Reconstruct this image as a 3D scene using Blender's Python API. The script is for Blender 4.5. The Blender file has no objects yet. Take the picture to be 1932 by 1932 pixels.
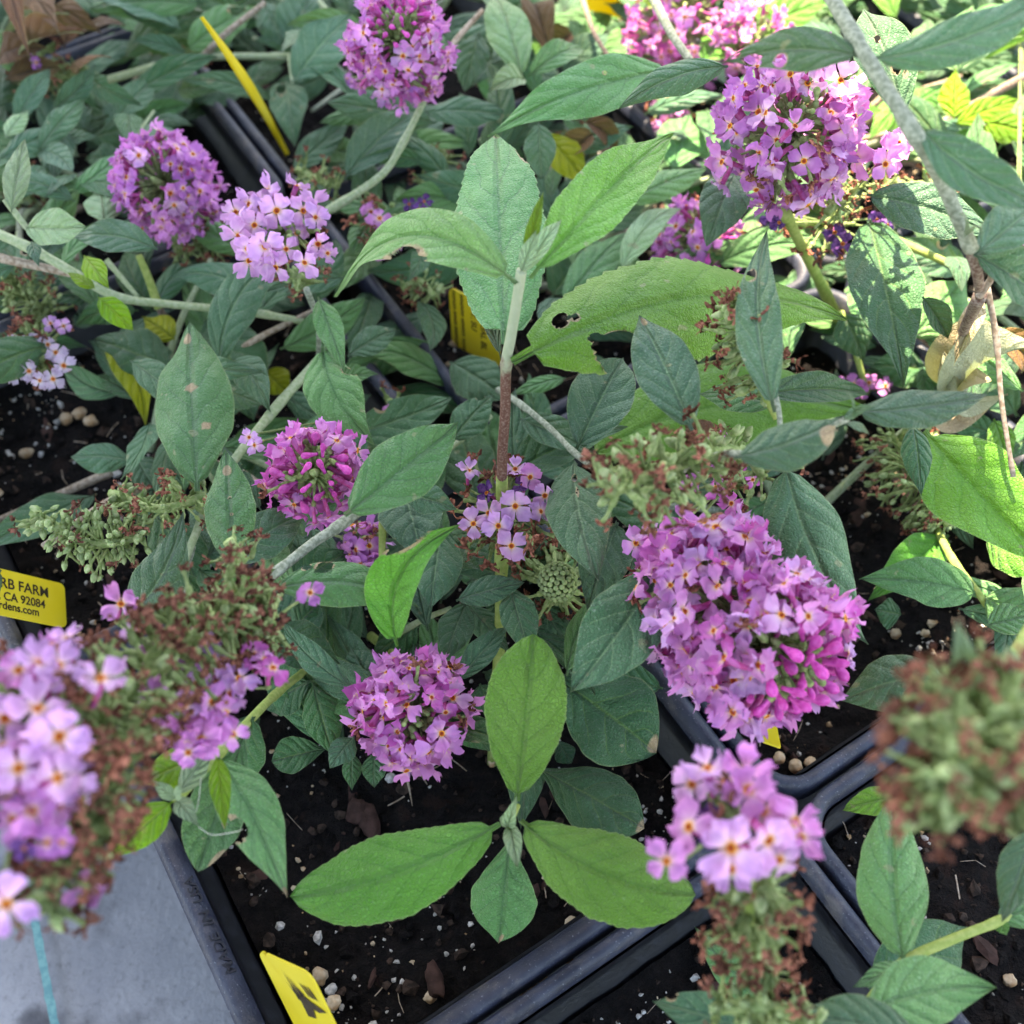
import bpy, bmesh, math, random
from mathutils import Vector, Matrix, noise
R = random.Random(7)
V = Vector
sc = bpy.context.scene

# ---------------------------------------------------------------- camera, light, exposure
H = 0.27618
PIT = math.radians(56.138); YAW = math.radians(-58.6125); ROLL = math.radians(-1.168)
F = 966 / math.tan(math.radians(25))
Dv = V((0, math.cos(PIT), -math.sin(PIT))); Rv = V((1, 0, 0)); Uv = Rv.cross(Dv)
R2 = Rv * math.cos(ROLL) + Uv * math.sin(ROLL); U2 = -Rv * math.sin(ROLL) + Uv * math.cos(ROLL)
CAM = V((0, 0, H))
cd = bpy.data.cameras.new('camera'); cam = bpy.data.objects.new('camera', cd); sc.collection.objects.link(cam)
m = Matrix((R2, U2, -Dv)).transposed().to_4x4(); m.translation = CAM
cam.matrix_world = m
cd.sensor_width = 36; cd.lens = 18 / math.tan(math.radians(25)); cd.clip_start = 0.004; cd.clip_end = 100
cd.dof.use_dof = True; cd.dof.focus_distance = 0.275; cd.dof.aperture_fstop = 13.5
sc.camera = cam

SUN_EL = math.radians(60); SUN_AZ = math.radians(-22)          # azimuth from +Y towards +X
w = bpy.data.worlds.new('World'); sc.world = w; w.use_nodes = True
nt = w.node_tree; bg = nt.nodes['Background']; sk = nt.nodes.new('ShaderNodeTexSky')
sk.sky_type = 'NISHITA'; sk.sun_disc = False; sk.sun_elevation = SUN_EL; sk.sun_rotation = SUN_AZ
nt.links.new(sk.outputs[0], bg.inputs[0]); bg.inputs[1].default_value = 0.15
sl = bpy.data.lights.new('sun', 'SUN'); sl.energy = 5.0; sl.angle = math.radians(0.5); sl.color = (1, .95, .86)
so = bpy.data.objects.new('sun', sl); sc.collection.objects.link(so)
SD = V((math.sin(SUN_AZ) * math.cos(SUN_EL), math.cos(SUN_AZ) * math.cos(SUN_EL), math.sin(SUN_EL)))
so.rotation_euler = SD.to_track_quat('Z', 'Y').to_euler()
sc.view_settings.view_transform = 'Standard'; sc.view_settings.look = 'None'
sc.view_settings.exposure = 2.58; sc.view_settings.use_white_balance = True; sc.view_settings.white_balance_temperature = 8600; sc.view_settings.white_balance_tint = 12; sc.view_settings.gamma = 1

# ---------------------------------------------------------------- helpers
def ray(x, y): return (Dv * F + R2 * (x - 966) - U2 * (y - 966)).normalized()
def pt(x, y, h):
    r = ray(x, y); return CAM + r * ((h - H) / r.z)
def proj(p):
    v = p - CAM; z = v.dot(Dv); return (966 + F * v.dot(R2) / z, 966 - F * v.dot(U2) / z)
def pxm(p): return (p - CAM).dot(Dv) / F                # metres per picture unit at p
def G(i, j, z=0.0):
    dx, dy = i * .14 - .18309, j * .14 + .10530
    return V((dx * math.cos(YAW) - dy * math.sin(YAW), dx * math.sin(YAW) + dy * math.cos(YAW), z))

def link(name, me, mats=(), parent=None, **kw):
    o = bpy.data.objects.new(name, me); sc.collection.objects.link(o)
    if me is not None:
        for mt in mats:
            if mt.name not in me.materials: me.materials.append(mt)
    if parent is not None: setpar(o, parent)
    for k, v in kw.items(): o[k] = v
    return o
WORLD_OF = {}
def setpar(o, p):
    o.parent = p
    wm = WORLD_OF.get(p.name)
    if wm is None:
        wm = Matrix.Translation(p.location) if p.type == 'EMPTY' and p.parent is None else Matrix.Identity(4)
        WORLD_OF[p.name] = wm
    o.matrix_parent_inverse = wm.inverted()
def mesh(name, vs, fs, smooth=True, mi=None):
    me = bpy.data.meshes.new(name); me.from_pydata([tuple(v) for v in vs], [], fs); me.update()
    if smooth: me.polygons.foreach_set('use_smooth', [True] * len(fs))
    if mi: me.polygons.foreach_set('material_index', mi)
    return me
def attr(me, name, vals):
    a = me.attributes.new(name, 'FLOAT', 'POINT'); a.data.foreach_set('value', vals)
class MB:
    def __init__(s): s.v = []; s.f = []; s.m = []
    def add(s, vs, fs, mi=0):
        b = len(s.v); s.v += list(vs); s.f += [tuple(i + b for i in f) for f in fs]; s.m += [mi] * len(fs)
    def tube(s, pts, rad, n=8, mi=0, cap=True):
        vs = []; k = len(pts); up = None
        for i, p in enumerate(pts):
            t = (pts[min(i + 1, k - 1)] - pts[max(i - 1, 0)]).normalized()
            if up is None: up = t.orthogonal().normalized()
            up = (up - t * up.dot(t)).normalized(); sd = t.cross(up)
            r = rad[i] if isinstance(rad, (list, tuple)) else rad
            for a in range(n):
                th = 2 * math.pi * a / n; vs.append(p + (up * math.cos(th) + sd * math.sin(th)) * r)
        fs = [(i * n + a, i * n + (a + 1) % n, (i + 1) * n + (a + 1) % n, (i + 1) * n + a) for i in range(k - 1) for a in range(n)]
        if cap: fs += [tuple(range(n))[::-1], tuple((k - 1) * n + a for a in range(n))]
        s.add(vs, fs, mi)
    def mesh(s, name, smooth=True): return mesh(name, s.v, s.f, smooth, s.m)
def spline(P, n=6):
    out = []; P = list(P); Q = [P[0] * 2 - P[1]] + P + [P[-1] * 2 - P[-2]]
    for i in range(1, len(Q) - 2):
        a, b, c, d = Q[i - 1:i + 3]
        for k in range(n):
            t = k / n; out.append(.5 * ((2 * b) + (c - a) * t + (2 * a - 5 * b + 4 * c - d) * t * t + (-a + 3 * b - 3 * c + d) * t ** 3))
    out.append(P[-1]); return out
def icolump(r, seed, sub=2, amp=.3, sq=(1, 1, 1)):
    bm = bmesh.new(); bmesh.ops.create_icosphere(bm, subdivisions=sub, radius=1)
    vs = []
    for v in bm.verts:
        c = v.co; n_ = noise.noise(c * 1.3 + V((seed * 7.1, seed * 3.3, 0))) * amp + noise.noise(c * 3.1 + V((0, seed * 5.1, 2))) * amp * .5
        c = c * (1 + n_); vs.append(V((c.x * sq[0], c.y * sq[1], c.z * sq[2])) * r)
    fs = [tuple(x.index for x in f.verts) for f in bm.faces]; bm.free(); return vs, fs

# ---------------------------------------------------------------- materials
class NT:
    def __init__(s, name, rough=.6, spec=.3):
        s.m = bpy.data.materials.new(name); s.m.use_nodes = True; s.t = s.m.node_tree; s.b = s.t.nodes['Principled BSDF']
        s.b.inputs['Roughness'].default_value = rough; s.b.inputs['Specular IOR Level'].default_value = spec
    def n(s, ty, **kw):
        x = s.t.nodes.new('ShaderNode' + ty)
        for k, v in kw.items(): setattr(x, k, v)
        return x
    def l(s, a, b): s.t.links.new(a, b)
    def math(s, op, a, b=None, c=None, clamp=False):
        x = s.n('Math', operation=op, use_clamp=clamp)
        for i, q in enumerate((a, b, c)):
            if q is None: continue
            if isinstance(q, (int, float)): x.inputs[i].default_value = q
            else: s.l(q, x.inputs[i])
        return x.outputs[0]
    def mix(s, f, a, b, mode='MIX'):
        x = s.n('Mix', data_type='RGBA', blend_type=mode)
        for i, q in ((0, f), (6, a), (7, b)):
            if isinstance(q, (int, float)): x.inputs[i].default_value = q
            elif isinstance(q, tuple): x.inputs[i].default_value = (*q, 1)
            else: s.l(q, x.inputs[i])
        return x.outputs[2]
    def noise(s, scale, det=3, rough=.5, vec=None):
        x = s.n('TexNoise'); x.inputs['Scale'].default_value = scale; x.inputs['Detail'].default_value = det; x.inputs['Roughness'].default_value = rough
        if vec is None:
            if not hasattr(s, 'tc'): s.tc = s.n('TexCoord')
            vec = s.tc.outputs['Object']
        s.l(vec, x.inputs['Vector']); return x.outputs['Fac']
    def ramp(s, f, a, b):
        x = s.n('MapRange', interpolation_type='SMOOTHSTEP'); x.inputs[1].default_value = a; x.inputs[2].default_value = b; s.l(f, x.inputs[0]); return x.outputs[0]
    def attr(s, name): return s.n('Attribute', attribute_name=name).outputs['Fac']
    def rnd(s): return s.n('ObjectInfo').outputs['Random']
    def base(s, c): s.l(c, s.b.inputs['Base Color']) if not isinstance(c, tuple) else setattr(s.b.inputs['Base Color'], 'default_value', (*c, 1))
    def bump(s, h, strength=.5, dist=.001):
        x = s.n('Bump'); x.inputs['Strength'].default_value = strength; x.inputs['Distance'].default_value = dist
        s.l(h, x.inputs['Height']); s.l(x.outputs[0], s.b.inputs['Normal'])
    def translucent(s, col, fac):
        out = [x for x in s.t.nodes if x.type == 'OUTPUT_MATERIAL'][0]
        tr = s.n('BsdfTranslucent'); s.l(col, tr.inputs[0]); mx = s.n('MixShader'); mx.inputs[0].default_value = fac
        s.l(s.b.outputs[0], mx.inputs[1]); s.l(tr.outputs[0], mx.inputs[2]); s.l(mx.outputs[0], out.inputs[0])

def leafmat(name, col, col2, vein, fuzz=.25, trans=.13, rough=.48):
    q = NT(name, rough, .42)
    uv = q.n('UVMap').outputs[0]; sp = q.n('SeparateXYZ'); q.l(uv, sp.inputs[0]); u, v = sp.outputs[0], sp.outputs[1]
    au = q.math('ABSOLUTE', u); rn = q.rnd()
    wob = q.noise(90, 2)
    side = q.math('MULTIPLY', q.math('GREATER_THAN', u, 0), .43)
    ph = q.math('ADD', q.math('SUBTRACT', q.math('MULTIPLY', v, 5.8), q.math('MULTIPLY', q.math('POWER', au, 1.2), 1.6)), side)
    ph = q.math('ADD', ph, q.math('MULTIPLY', q.math('SUBTRACT', wob, .5), .9))
    fr = q.math('ABSOLUTE', q.math('SUBTRACT', q.math('FRACT', ph), .5))       # 0 at vein
    side_v = q.math('MULTIPLY', q.math('SUBTRACT', 1, q.ramp(fr, .0, .075)), q.math('SUBTRACT', 1, q.ramp(au, .55, .95)))
    mid = q.math('SUBTRACT', 1, q.ramp(au, .012, .055))
    vo = q.n('TexVoronoi', feature='DISTANCE_TO_EDGE'); vo.inputs['Scale'].default_value = 1050; q.l(q.tc.outputs['Object'], vo.inputs['Vector'])
    net = q.ramp(vo.outputs['Distance'], .0, .16)
    vm = q.math('MAXIMUM', q.math('MULTIPLY', side_v, .85), mid)
    big = q.noise(45, 3); fine = q.noise(1900, 2)
    c = q.mix(q.ramp(big, .3, .7), col, col2)
    c = q.mix(q.math('MULTIPLY', q.math('SUBTRACT', 1, net), .16), c, tuple(x * .55 for x in col))
    c = q.mix(q.math('MULTIPLY', vm, .75), c, vein)
    c = q.mix(q.math('MULTIPLY', q.ramp(fine, .58, .80), fuzz * .75), c, (.55, .62, .54))
    # pale under side
    geo = q.n('NewGeometry').outputs['Backfacing']
    c = q.mix(q.math('MULTIPLY', geo, .55), c, (.36, .43, .32))
    hs = q.n('HueSaturation'); q.l(c, hs.inputs['Color'])
    q.l(q.math('ADD', .485, q.math('MULTIPLY', rn, .03)), hs.inputs['Hue']); hs.inputs['Saturation'].default_value = 1.42
    r2 = q.math('FRACT', q.math('MULTIPLY', rn, 13.7)); q.l(q.math('MULTIPLY', q.math('ADD', .80, q.math('MULTIPLY', r2, .62)), q.math('ADD', .82, q.math('MULTIPLY', q.noise(28, 2), .36))), hs.inputs['Value'])
    c = hs.outputs[0]
    edge = q.math('MULTIPLY', q.ramp(au, .95, 1.0), .35); c = q.mix(edge, c, (.33, .38, .18))
    spot = q.math('MULTIPLY', q.ramp(q.noise(210, 2), .70, .74), .55); c = q.mix(spot, c, (.30, .30, .16))
    dmg = q.attr('dmg'); c = q.mix(q.ramp(q.math('ADD', dmg, q.math('MULTIPLY', q.noise(700, 2), .25)), .45, .8), c, (.42, .30, .17))
    q.base(c)
    q.b.inputs['Sheen Weight'].default_value = .12 if fuzz > .2 else .05; q.b.inputs['Sheen Roughness'].default_value = .6
    h = q.math('ADD', q.math('MULTIPLY', q.math('SINE', q.math('MULTIPLY', fr, 3.14159)), .55), q.math('MULTIPLY', q.noise(330, 3), .9))
    h = q.math('ADD', h, q.math('MULTIPLY', q.ramp(au, 0, .16), .9))
    h = q.math('ADD', h, q.math('MULTIPLY', net, .16)); h = q.math('ADD', h, q.math('MULTIPLY', fine, .25))
    q.bump(h, 1, .0013)
    q.translucent(q.mix(.5, c, (.30, .45, .05)), trans)
    return q.m
M = {}
M['blue'] = leafmat('blue_green_leaf', (.054, .120, .070), (.088, .165, .105), (.17, .26, .16), .42)
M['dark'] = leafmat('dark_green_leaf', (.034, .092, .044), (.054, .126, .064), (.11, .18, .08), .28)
M['mid'] = leafmat('mid_green_leaf', (.105, .215, .100), (.145, .262, .135), (.055, .13, .06), .34)
M['young'] = leafmat('pale_young_leaf', (.190, .320, .150), (.240, .380, .195), (.09, .20, .08), .38, .2)
M['bright'] = leafmat('bright_green_leaf', (.120, .262, .082), (.165, .320, .115), (.075, .19, .055), .22, .18)
M['yg'] = leafmat('yellow_green_leaf', (.22, .36, .08), (.19, .34, .10), (.36, .44, .16), .10, .35)
M['pale'] = leafmat('pale_felted_leaf', (.30, .42, .26), (.36, .47, .32), (.22, .34, .18), .5)
M['olive'] = leafmat('yellowing_olive_leaf', (.22, .26, .03), (.30, .30, .04), (.12, .16, .03), .05, .3)
M['dead'] = leafmat('dead_brown_leaf', (.10, .055, .038), (.17, .105, .07), (.07, .04, .03), .05, .15, .8)
M['tan'] = leafmat('dry_tan_leaf', (.36, .29, .22), (.48, .41, .33), (.30, .20, .12), .05, .25, .8)

def simple(name, a, b, scale=400, rough=.7, bstr=.4, bd=.0004, spec=.25, det=3, rand=0):
    q = NT(name, rough, spec); f = q.noise(scale, det); c = q.mix(q.ramp(f, .35, .65), a, b)
    if rand:
        hs = q.n('HueSaturation'); q.l(c, hs.inputs['Color']); q.l(q.math('ADD', 1 - rand / 2, q.math('MULTIPLY', q.rnd(), rand)), hs.inputs['Value']); c = hs.outputs[0]
    q.base(c); q.bump(f, bstr, bd); return q.m
M['stem_pale'] = simple('pale_green_stem', (.26, .34, .18), (.36, .42, .27), 900)
M['stem_grey'] = simple('grey_green_stem', (.17, .20, .14), (.34, .37, .29), 1100)
M['stem_brown'] = simple('brown_stem', (.12, .06, .045), (.30, .24, .19), 1300)
q = NT('brown_to_pale_stem', .7, .3); br = q.attr('brown'); f = q.noise(500, 3); f2 = q.noise(1700, 2)
brc = q.mix(q.ramp(f2, .40, .80), (.12, .050, .034), (.25, .17, .13)); plc = q.mix(f, (.28, .34, .20), (.42, .46, .32))
q.base(q.mix(q.ramp(q.math('ADD', br, q.math('MULTIPLY', q.math('SUBTRACT', f, .5), .7)), .35, .75), plc, brc)); q.bump(f2, .4, .0004); M['stem_grad'] = q.m
M['stem_green'] = simple('yellow_green_stem', (.22, .30, .07), (.30, .36, .11), 700)
M['stem_wood'] = simple('dry_woody_stem', (.22, .16, .11), (.40, .33, .26), 700)
M['calyx'] = simple('green_calyx', (.17, .25, .08), (.28, .34, .15), 900, rand=.5)
M['capsule'] = simple('green_seed_capsule', (.22, .32, .12), (.36, .42, .22), 900, rand=.5)
M['wither'] = simple('withered_brown_petal', (.085, .024, .015), (.33, .13, .085), 800, .85, .6, rand=.9)
M['wither_p'] = simple('withered_purple_petal', (.09, .03, .16), (.22, .09, .30), 800, .8, .6, rand=.6)
M['bud'] = simple('magenta_bud', (.50, .045, .30), (.62, .10, .42), 900, .5, rand=.5)
q = NT('orange_throat', .6, .3); r_ = q.attr('rad'); q.base(q.mix(q.ramp(r_, .02, .1), (.40, .06, .008), (.88, .36, .03))); M['throat'] = q.m
M['tube'] = simple('crimson_corolla_tube', (.42, .05, .20), (.50, .12, .36), 700, .55)

def petalmat(name, a, b, inner):
    q = NT(name, .55, .25); r = q.attr('rad'); rn = q.rnd()
    c = q.mix(rn, a, b); c = q.mix(q.math('MULTIPLY', q.ramp(q.noise(500, 3), .3, .75), .35), c, tuple(x * .62 for x in a))
    c = q.mix(q.math('SUBTRACT', 1, q.ramp(r, .16, .55)), c, inner)
    hs = q.n('HueSaturation'); q.l(c, hs.inputs['Color'])
    r2 = q.math('FRACT', q.math('MULTIPLY', rn, 17.3)); q.l(q.math('ADD', .78, q.math('MULTIPLY', r2, .34)), hs.inputs['Value'])
    c = q.mix(q.math('SUBTRACT', 1, q.ramp(r, .02, .22)), hs.outputs[0], (.80, .55, .45))
    q.base(c); q.bump(q.noise(900, 3), .35, .0004); q.b.inputs['Sheen Weight'].default_value = .15
    q.translucent(c, .3); return q.m
M['p_pink'] = petalmat('pink_lilac_petal', (.80, .30, .68), (.74, .30, .72), (.84, .42, .72))
M['p_lilac'] = petalmat('lilac_petal', (.72, .40, .78), (.80, .42, .74), (.86, .56, .78))
M['p_purple'] = petalmat('purple_petal', (.58, .20, .60), (.66, .23, .62), (.68, .30, .62))
M['p_deep'] = petalmat('magenta_petal', (.72, .14, .54), (.70, .18, .60), (.74, .26, .60))
M['p_pale'] = petalmat('faded_white_lilac_petal', (.70, .58, .76), (.74, .56, .72), (.8, .7, .8))

q = NT('black_pot_plastic', .38, .5); f = q.noise(260, 4); q.base(q.mix(q.ramp(f, .45, .8), (.006, .007, .010), (.016, .018, .026)))
q.l(q.math('ADD', .30, q.math('MULTIPLY', f, .25)), q.b.inputs['Roughness']); q.bump(q.noise(900, 3), .25, .0003); M['pot'] = q.m
q = NT('dusty_pot_rim', .42, .5); f = q.noise(120, 4); f2 = q.noise(1600, 3); f3 = q.noise(75, 5, .7)
c = q.mix(q.ramp(f, .35, .7), (.016, .020, .038), (.034, .042, .070)); c = q.mix(q.math('MULTIPLY', q.ramp(f2, .62, .75), .6), c, (.22, .24, .28))
c = q.mix(q.math('MULTIPLY', q.ramp(f3, .50, .70), .75), c, (.11, .10, .10)); q.base(c); q.l(q.math('ADD', .28, q.math('MULTIPLY', f3, .45)), q.b.inputs['Roughness']); q.bump(q.math('ADD', f2, q.math('MULTIPLY', f3, 2.0)), .4, .0005); M['rim'] = q.m
q = NT('dark_potting_soil', .95, .2); f = q.noise(260, 6, .7); f2 = q.noise(1300, 3, .6)
c = q.mix(q.ramp(f, .3, .7), (.0045, .004, .0042), (.018, .014, .013)); c = q.mix(q.math('MULTIPLY', q.ramp(q.noise(120, 3), .6, .7), .7), c, (.032, .018, .014))
q.base(c); q.bump(q.math('ADD', f, q.math('MULTIPLY', f2, .6)), 1, .004); M['soil'] = q.m
M['crumb'] = simple('brown_bark_crumb', (.018, .012, .009), (.060, .038, .028), 500, .9, .8, .0008)
M['perlite'] = simple('white_perlite', (.62, .60, .56), (.38, .36, .33), 900, .9, .7, .0006)
M['pumice'] = simple('tan_pumice', (.58, .47, .33), (.40, .24, .12), 260, .9, .9, .0012, rand=.4)
M['bark'] = simple('brown_bark_chip', (.035, .017, .013), (.065, .033, .026), 300, .8, .8, .001, rand=.5)
q = NT('grey_ground_sheet', .8, .3); f = q.noise(14, 6, .7); f2 = q.noise(30, 4)
c = q.mix(q.ramp(f, .3, .7), (.21, .22, .25), (.33, .337, .365)); c = q.mix(q.math('MULTIPLY', q.ramp(q.noise(420, 4, .7), .5, .75), .5), c, (.11, .11, .12)); c = q.mix(q.math('MULTIPLY', q.ramp(f2, .57, .72), .85), c, (.05, .05, .06))
q.base(c); q.bump(q.noise(500, 4), .4, .001); M['ground'] = q.m
M['cyan'] = simple('cyan_chalk_line', (.12, .30, .32), (.18, .40, .40), 500, .9)
q = NT('yellow_plastic_tag', .35, .5); q.base(q.mix(q.ramp(q.noise(60, 3), .3, .7), (.74, .60, .03), (.80, .68, .06))); q.translucent(q.mix(.5, (.8, .65, .04), (.8, .65, .04)), .3); M['tag'] = q.m
M['ink'] = simple('black_ink', (.03, .02, .01), (.05, .035, .02), 300, .6)
M['blocker_post'] = simple('added_post_brown', (.22, .17, .12), (.32, .26, .2), 12, .85)  # posts of the added, unseen canopy
M['blocker_sheet'] = simple('added_sheet_dark_green', (.035, .05, .04), (.05, .07, .055), 200, .9)  # sheet of the added canopy that blocks the light
M['hair'] = simple('pale_plant_fibre', (.55, .52, .45), (.62, .6, .5), 300)

# ---------------------------------------------------------------- ground, added canopy that shades the pots
me = mesh('ground', [(-6, -6, -.105), (6, -6, -.105), (6, 6, -.105), (-6, 6, -.105)], [(0, 1, 2, 3)], False)
link('ground', me, [M['ground']], kind='structure')
P0, P1 = pt(58, 1700, -.101), pt(128, 2060, -.101); dd = (P1 - P0).normalized(); sd = V((-dd.y, dd.x, 0))
vs = []; N = 40
for i in range(N + 1):
    c = P0.lerp(P1, i / N * 1.6) - dd * .03; 
    for s in (-1, 1): vs.append(c + sd * s * (.0013 + .0006 * noise.noise(V((i * .7, s, 0)))))
link('painted_line', mesh('painted_line', vs, [(2 * i, 2 * i + 1, 2 * i + 3, 2 * i + 2) for i in range(N)], False), [M['cyan']], label='thin cyan line painted on the grey ground by the pots', category='painted line')

# unseen canopy, added to block sun and sky over the pots; its right-hand edge lets the sun reach the top right corner
az = V((math.sin(SUN_AZ), math.cos(SUN_AZ), 0)); fw = V((az.y, -az.x, 0))
CZ = 1.5; EDGE = .172
cnp = link('added_shade_canopy', None, label='dark canopy on four posts, added out of view to block sun and sky', category='canopy')
cnp.location = fw * -.5 + V((0, 0, -.105))
def slab(f0, f1, a0, a1, z0, z1):
    c4 = [fw * f0 + az * a0, fw * f1 + az * a0, fw * f1 + az * a1, fw * f0 + az * a1]; mb = MB()
    mb.add([V((p.x, p.y, z0)) for p in c4] + [V((p.x, p.y, z1)) for p in c4], [(3, 2, 1, 0), (4, 5, 6, 7), (0, 1, 5, 4), (1, 2, 6, 5), (2, 3, 7, 6), (3, 0, 4, 7)]); return mb
link('added_canopy_sheet', slab(-1.15, EDGE, -1.1, 2.1, CZ, CZ + .006).mesh('added_canopy_sheet', False), [M['blocker_sheet']], cnp)
for f_, a_ in ((-1.12, -1.05), (EDGE - .05, -1.05), (-1.12, 2.04), (EDGE - .05, 2.04)): link('added_canopy_post', slab(f_ - .02, f_ + .02, a_ - .02, a_ + .02, -.105, CZ - .002).mesh('added_canopy_post', False), [M['blocker_post']], cnp)

# ---------------------------------------------------------------- pots with soil
def rrect(c, hw, r, z, n=7):
    """rounded square ring in grid directions"""
    ex = (G(1, 0) - G(0, 0)).normalized(); ey = (G(0, 1) - G(0, 0)).normalized(); out = []
    for sx, sy, a0 in ((1, 1, 0), (-1, 1, 90), (-1, -1, 180), (1, -1, 270)):
        for k in range(n + 1):
            a = math.radians(a0 + 90 * k / n); out.append(c + ex * (sx * (hw - r) + r * math.cos(a)) + ey * (sy * (hw - r) + r * math.sin(a)) + V((0, 0, z)))
    return out
POTS = []
POT_TXT = {
 (0, -1): ('black square nursery pot at the front, MADE IN USA embossed on its left rim', 'front pot'),
 (1, -1): ('black square nursery pot at the bottom, under the stacked brown seed spike', 'bottom pot'),
 (0, 0): ('black square nursery pot under the largest elongated pink flower cluster', 'pot under the largest pink cluster'),
 (1, 0): ('black square nursery pot at lower right, under the blurred brown and green seed head', 'lower right pot'),
 (-1, -1): ('black square nursery pot at the left with the yellow address tag by its corner', 'left pot'),
 (-1, 0): ('black square nursery pot behind the tall central shoot, with the upright lettered yellow tag', 'pot behind the tall shoot'),
 (-2, -1): ('black square nursery pot at upper left under the round purple flower ball', 'upper left pot'),
 (-2, 0): ('black square nursery pot beside the edge-on yellow stake near the top', 'pot by the edge-on stake'),
 (-1, 1): ('black square nursery pot under the large orange-eyed cluster at upper right', 'pot under the orange-eyed cluster'),
 (0, 1): ('black square nursery pot at the right edge beside the dry brown stem', 'right edge pot'),
 (-2, 1): ('black square nursery pot at the top under the sunlit pink flowers', 'top pot in the sun'),
 (-1, 2): ('black square nursery pot in the sunlit top right corner', 'top right corner pot'),
 (-3, 0): ('black square nursery pot at the very top left of the middle row', 'farthest middle pot'),
 (-3, -1): ('black square nursery pot in the top left corner with dead brown leaves', 'top left corner pot'),
}
def inpic(p, mrg=250):
    x, y = proj(p); return -mrg < x < 1932 + mrg and -mrg < y < 1932 + mrg
for (i, j), (lab, short) in POT_TXT.items():
    c = G(i + .5, j + .5 - (.10 if (i, j) == (-1, -1) else 0))
    hw = .0692; rw = .0052 if (i, j) == (0, -1) else .0042; r = .013
    e = link('nursery_pot', None, label=lab, category='plant pot', group='black square nursery pots'); e.location = c + V((0, 0, -.1))
    prof = [(hw - .001, -.012), (hw, -.010), (hw, -.0012), (hw - .0012, 0), (hw - .003, .0002), (hw - rw, -.0022), (hw - rw - .0006, -.004)]
    if (i, j) != (0, -1): prof = [(hw - .001, -.012), (hw, -.010), (hw, -.0015), (hw - .0008, -.0003), (hw - .0022, .0), (hw - .0036, -.0008), (hw - rw - .0002, -.004)]
    def band(pr, name, mat, close=False):
        mb = MB(); rings = [rrect(c, a, min(r, r + a - hw) if a < hw else r, z) for a, z in pr]; n = len(rings[0]); vs = [v for rg in rings for v in rg]
        mb.add(vs, [(k * n + a, k * n + (a + 1) % n, (k + 1) * n + (a + 1) % n, (k + 1) * n + a) for k in range(len(rings) - 1) for a in range(n)])
        if close: mb.f.append(tuple(range((len(rings) - 1) * n, len(rings) * n))); mb.m.append(0)
        return link(name, mb.mesh(name), [mat], e)
    band(prof, 'rim', M['rim'])
    band([(hw - .0025, -.0122), (.052, -.1)], 'outer_wall', M['pot'])
    band([(hw - rw - .0008, -.0042), (hw - rw - .0012, -.012), (hw - rw - .003, -.0125), (.052 + .008, -.06)], 'inner_wall', M['pot'], True)
    # soil
    n = 60; ex = (G(1, 0) - G(0, 0)).normalized(); ey = (G(0, 1) - G(0, 0)).normalized(); s_ = hw - rw - .0045; vs = []
    zs = -.0215 if (i, j) != (1, 0) else -.019
    def soilz(x, y):
        p = V((x, y, i * 3 + j * 5.))
        return zs + .0034 * noise.noise(p * 32) + .0024 * noise.noise(p * 110) + .0016 * noise.noise(p * 320)
    for a in range(n + 1):
        for b in range(n + 1):
            p = c + ex * s_ * (2 * a / n - 1) + ey * s_ * (2 * b / n - 1); vs.append(V((p.x, p.y, soilz(p.x, p.y))))
    fs = [(a * (n + 1) + b, (a + 1) * (n + 1) + b, (a + 1) * (n + 1) + b + 1, a * (n + 1) + b + 1) for a in range(n) for b in range(n)]
    link('potting_soil', mesh('potting_soil', vs, fs), [M['soil']], kind='stuff', label='dark crumbly potting soil filling the ' + short, category='soil')
    near = j < 1 and i > -2
    mb = MB(); rr = random.Random(i * 10 + j); pools = [icolump(1, k, 1, .7, (1, .8, .7)) for k in range(6)]
    for k in range(760 if near else 260):
        a, b = rr.uniform(-.95, .95), rr.uniform(-.95, .95)
        if rr.random() < .25: a = math.copysign(rr.uniform(.75, .96), a)
        if noise.noise(V((a * 2.2 + i, b * 2.2 + j, .5))) < -.12 + .35 * rr.random() and rr.random() < .7: continue
        p = c + ex * s_ * a + ey * s_ * b; t = rr.random(); big = .0003 + .0009 * t ** 3 if t < .93 else rr.uniform(.0009, .0019)
        rot = Matrix.Rotation(rr.random() * 6.28, 3, V((rr.random(), rr.random(), rr.random() + .1)).normalized())
        vs, fs = pools[k % 6]; z = soilz(p.x, p.y); mb.add([V((p.x, p.y, z + big * .3)) + rot @ v * big for v in vs], fs, 0 if rr.random() < .75 else 1)
    for k in range(22 if near else 14):
        a, b = rr.uniform(-.95, .95), rr.uniform(-.95, .95); p = c + ex * s_ * a + ey * s_ * b; z = soilz(p.x, p.y); L = rr.uniform(.0015, .0065); W = L * rr.uniform(.25, .5)
        rot = Matrix.Rotation(rr.random() * 6.28, 3, 'Z') @ Matrix.Rotation(rr.uniform(-.4, .4), 3, 'X')
        vs, fs = icolump(1, k, 1, .5); mb.add([V((p.x, p.y, z + .0004)) + rot @ V((v.x * L, v.y * W, v.z * .0007)) for v in vs], fs, 2)
    for k in range(900 if near else 150):              # crumbs and clods
        a, b = rr.uniform(-.97, .97), rr.uniform(-.97, .97); p = c + ex * s_ * a + ey * s_ * b; z = soilz(p.x, p.y); L = .0005 + .0020 * rr.random() ** 3
        vs, fs = pools[k % 6]; rot = Matrix.Rotation(rr.random() * 6.28, 3, V((rr.random(), rr.random(), rr.random() + .1)).normalized()); mb.add([V((p.x, p.y, z + L * .3)) + rot @ v * L for v in vs], fs, 3 if rr.random() < .55 else 5)
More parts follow.
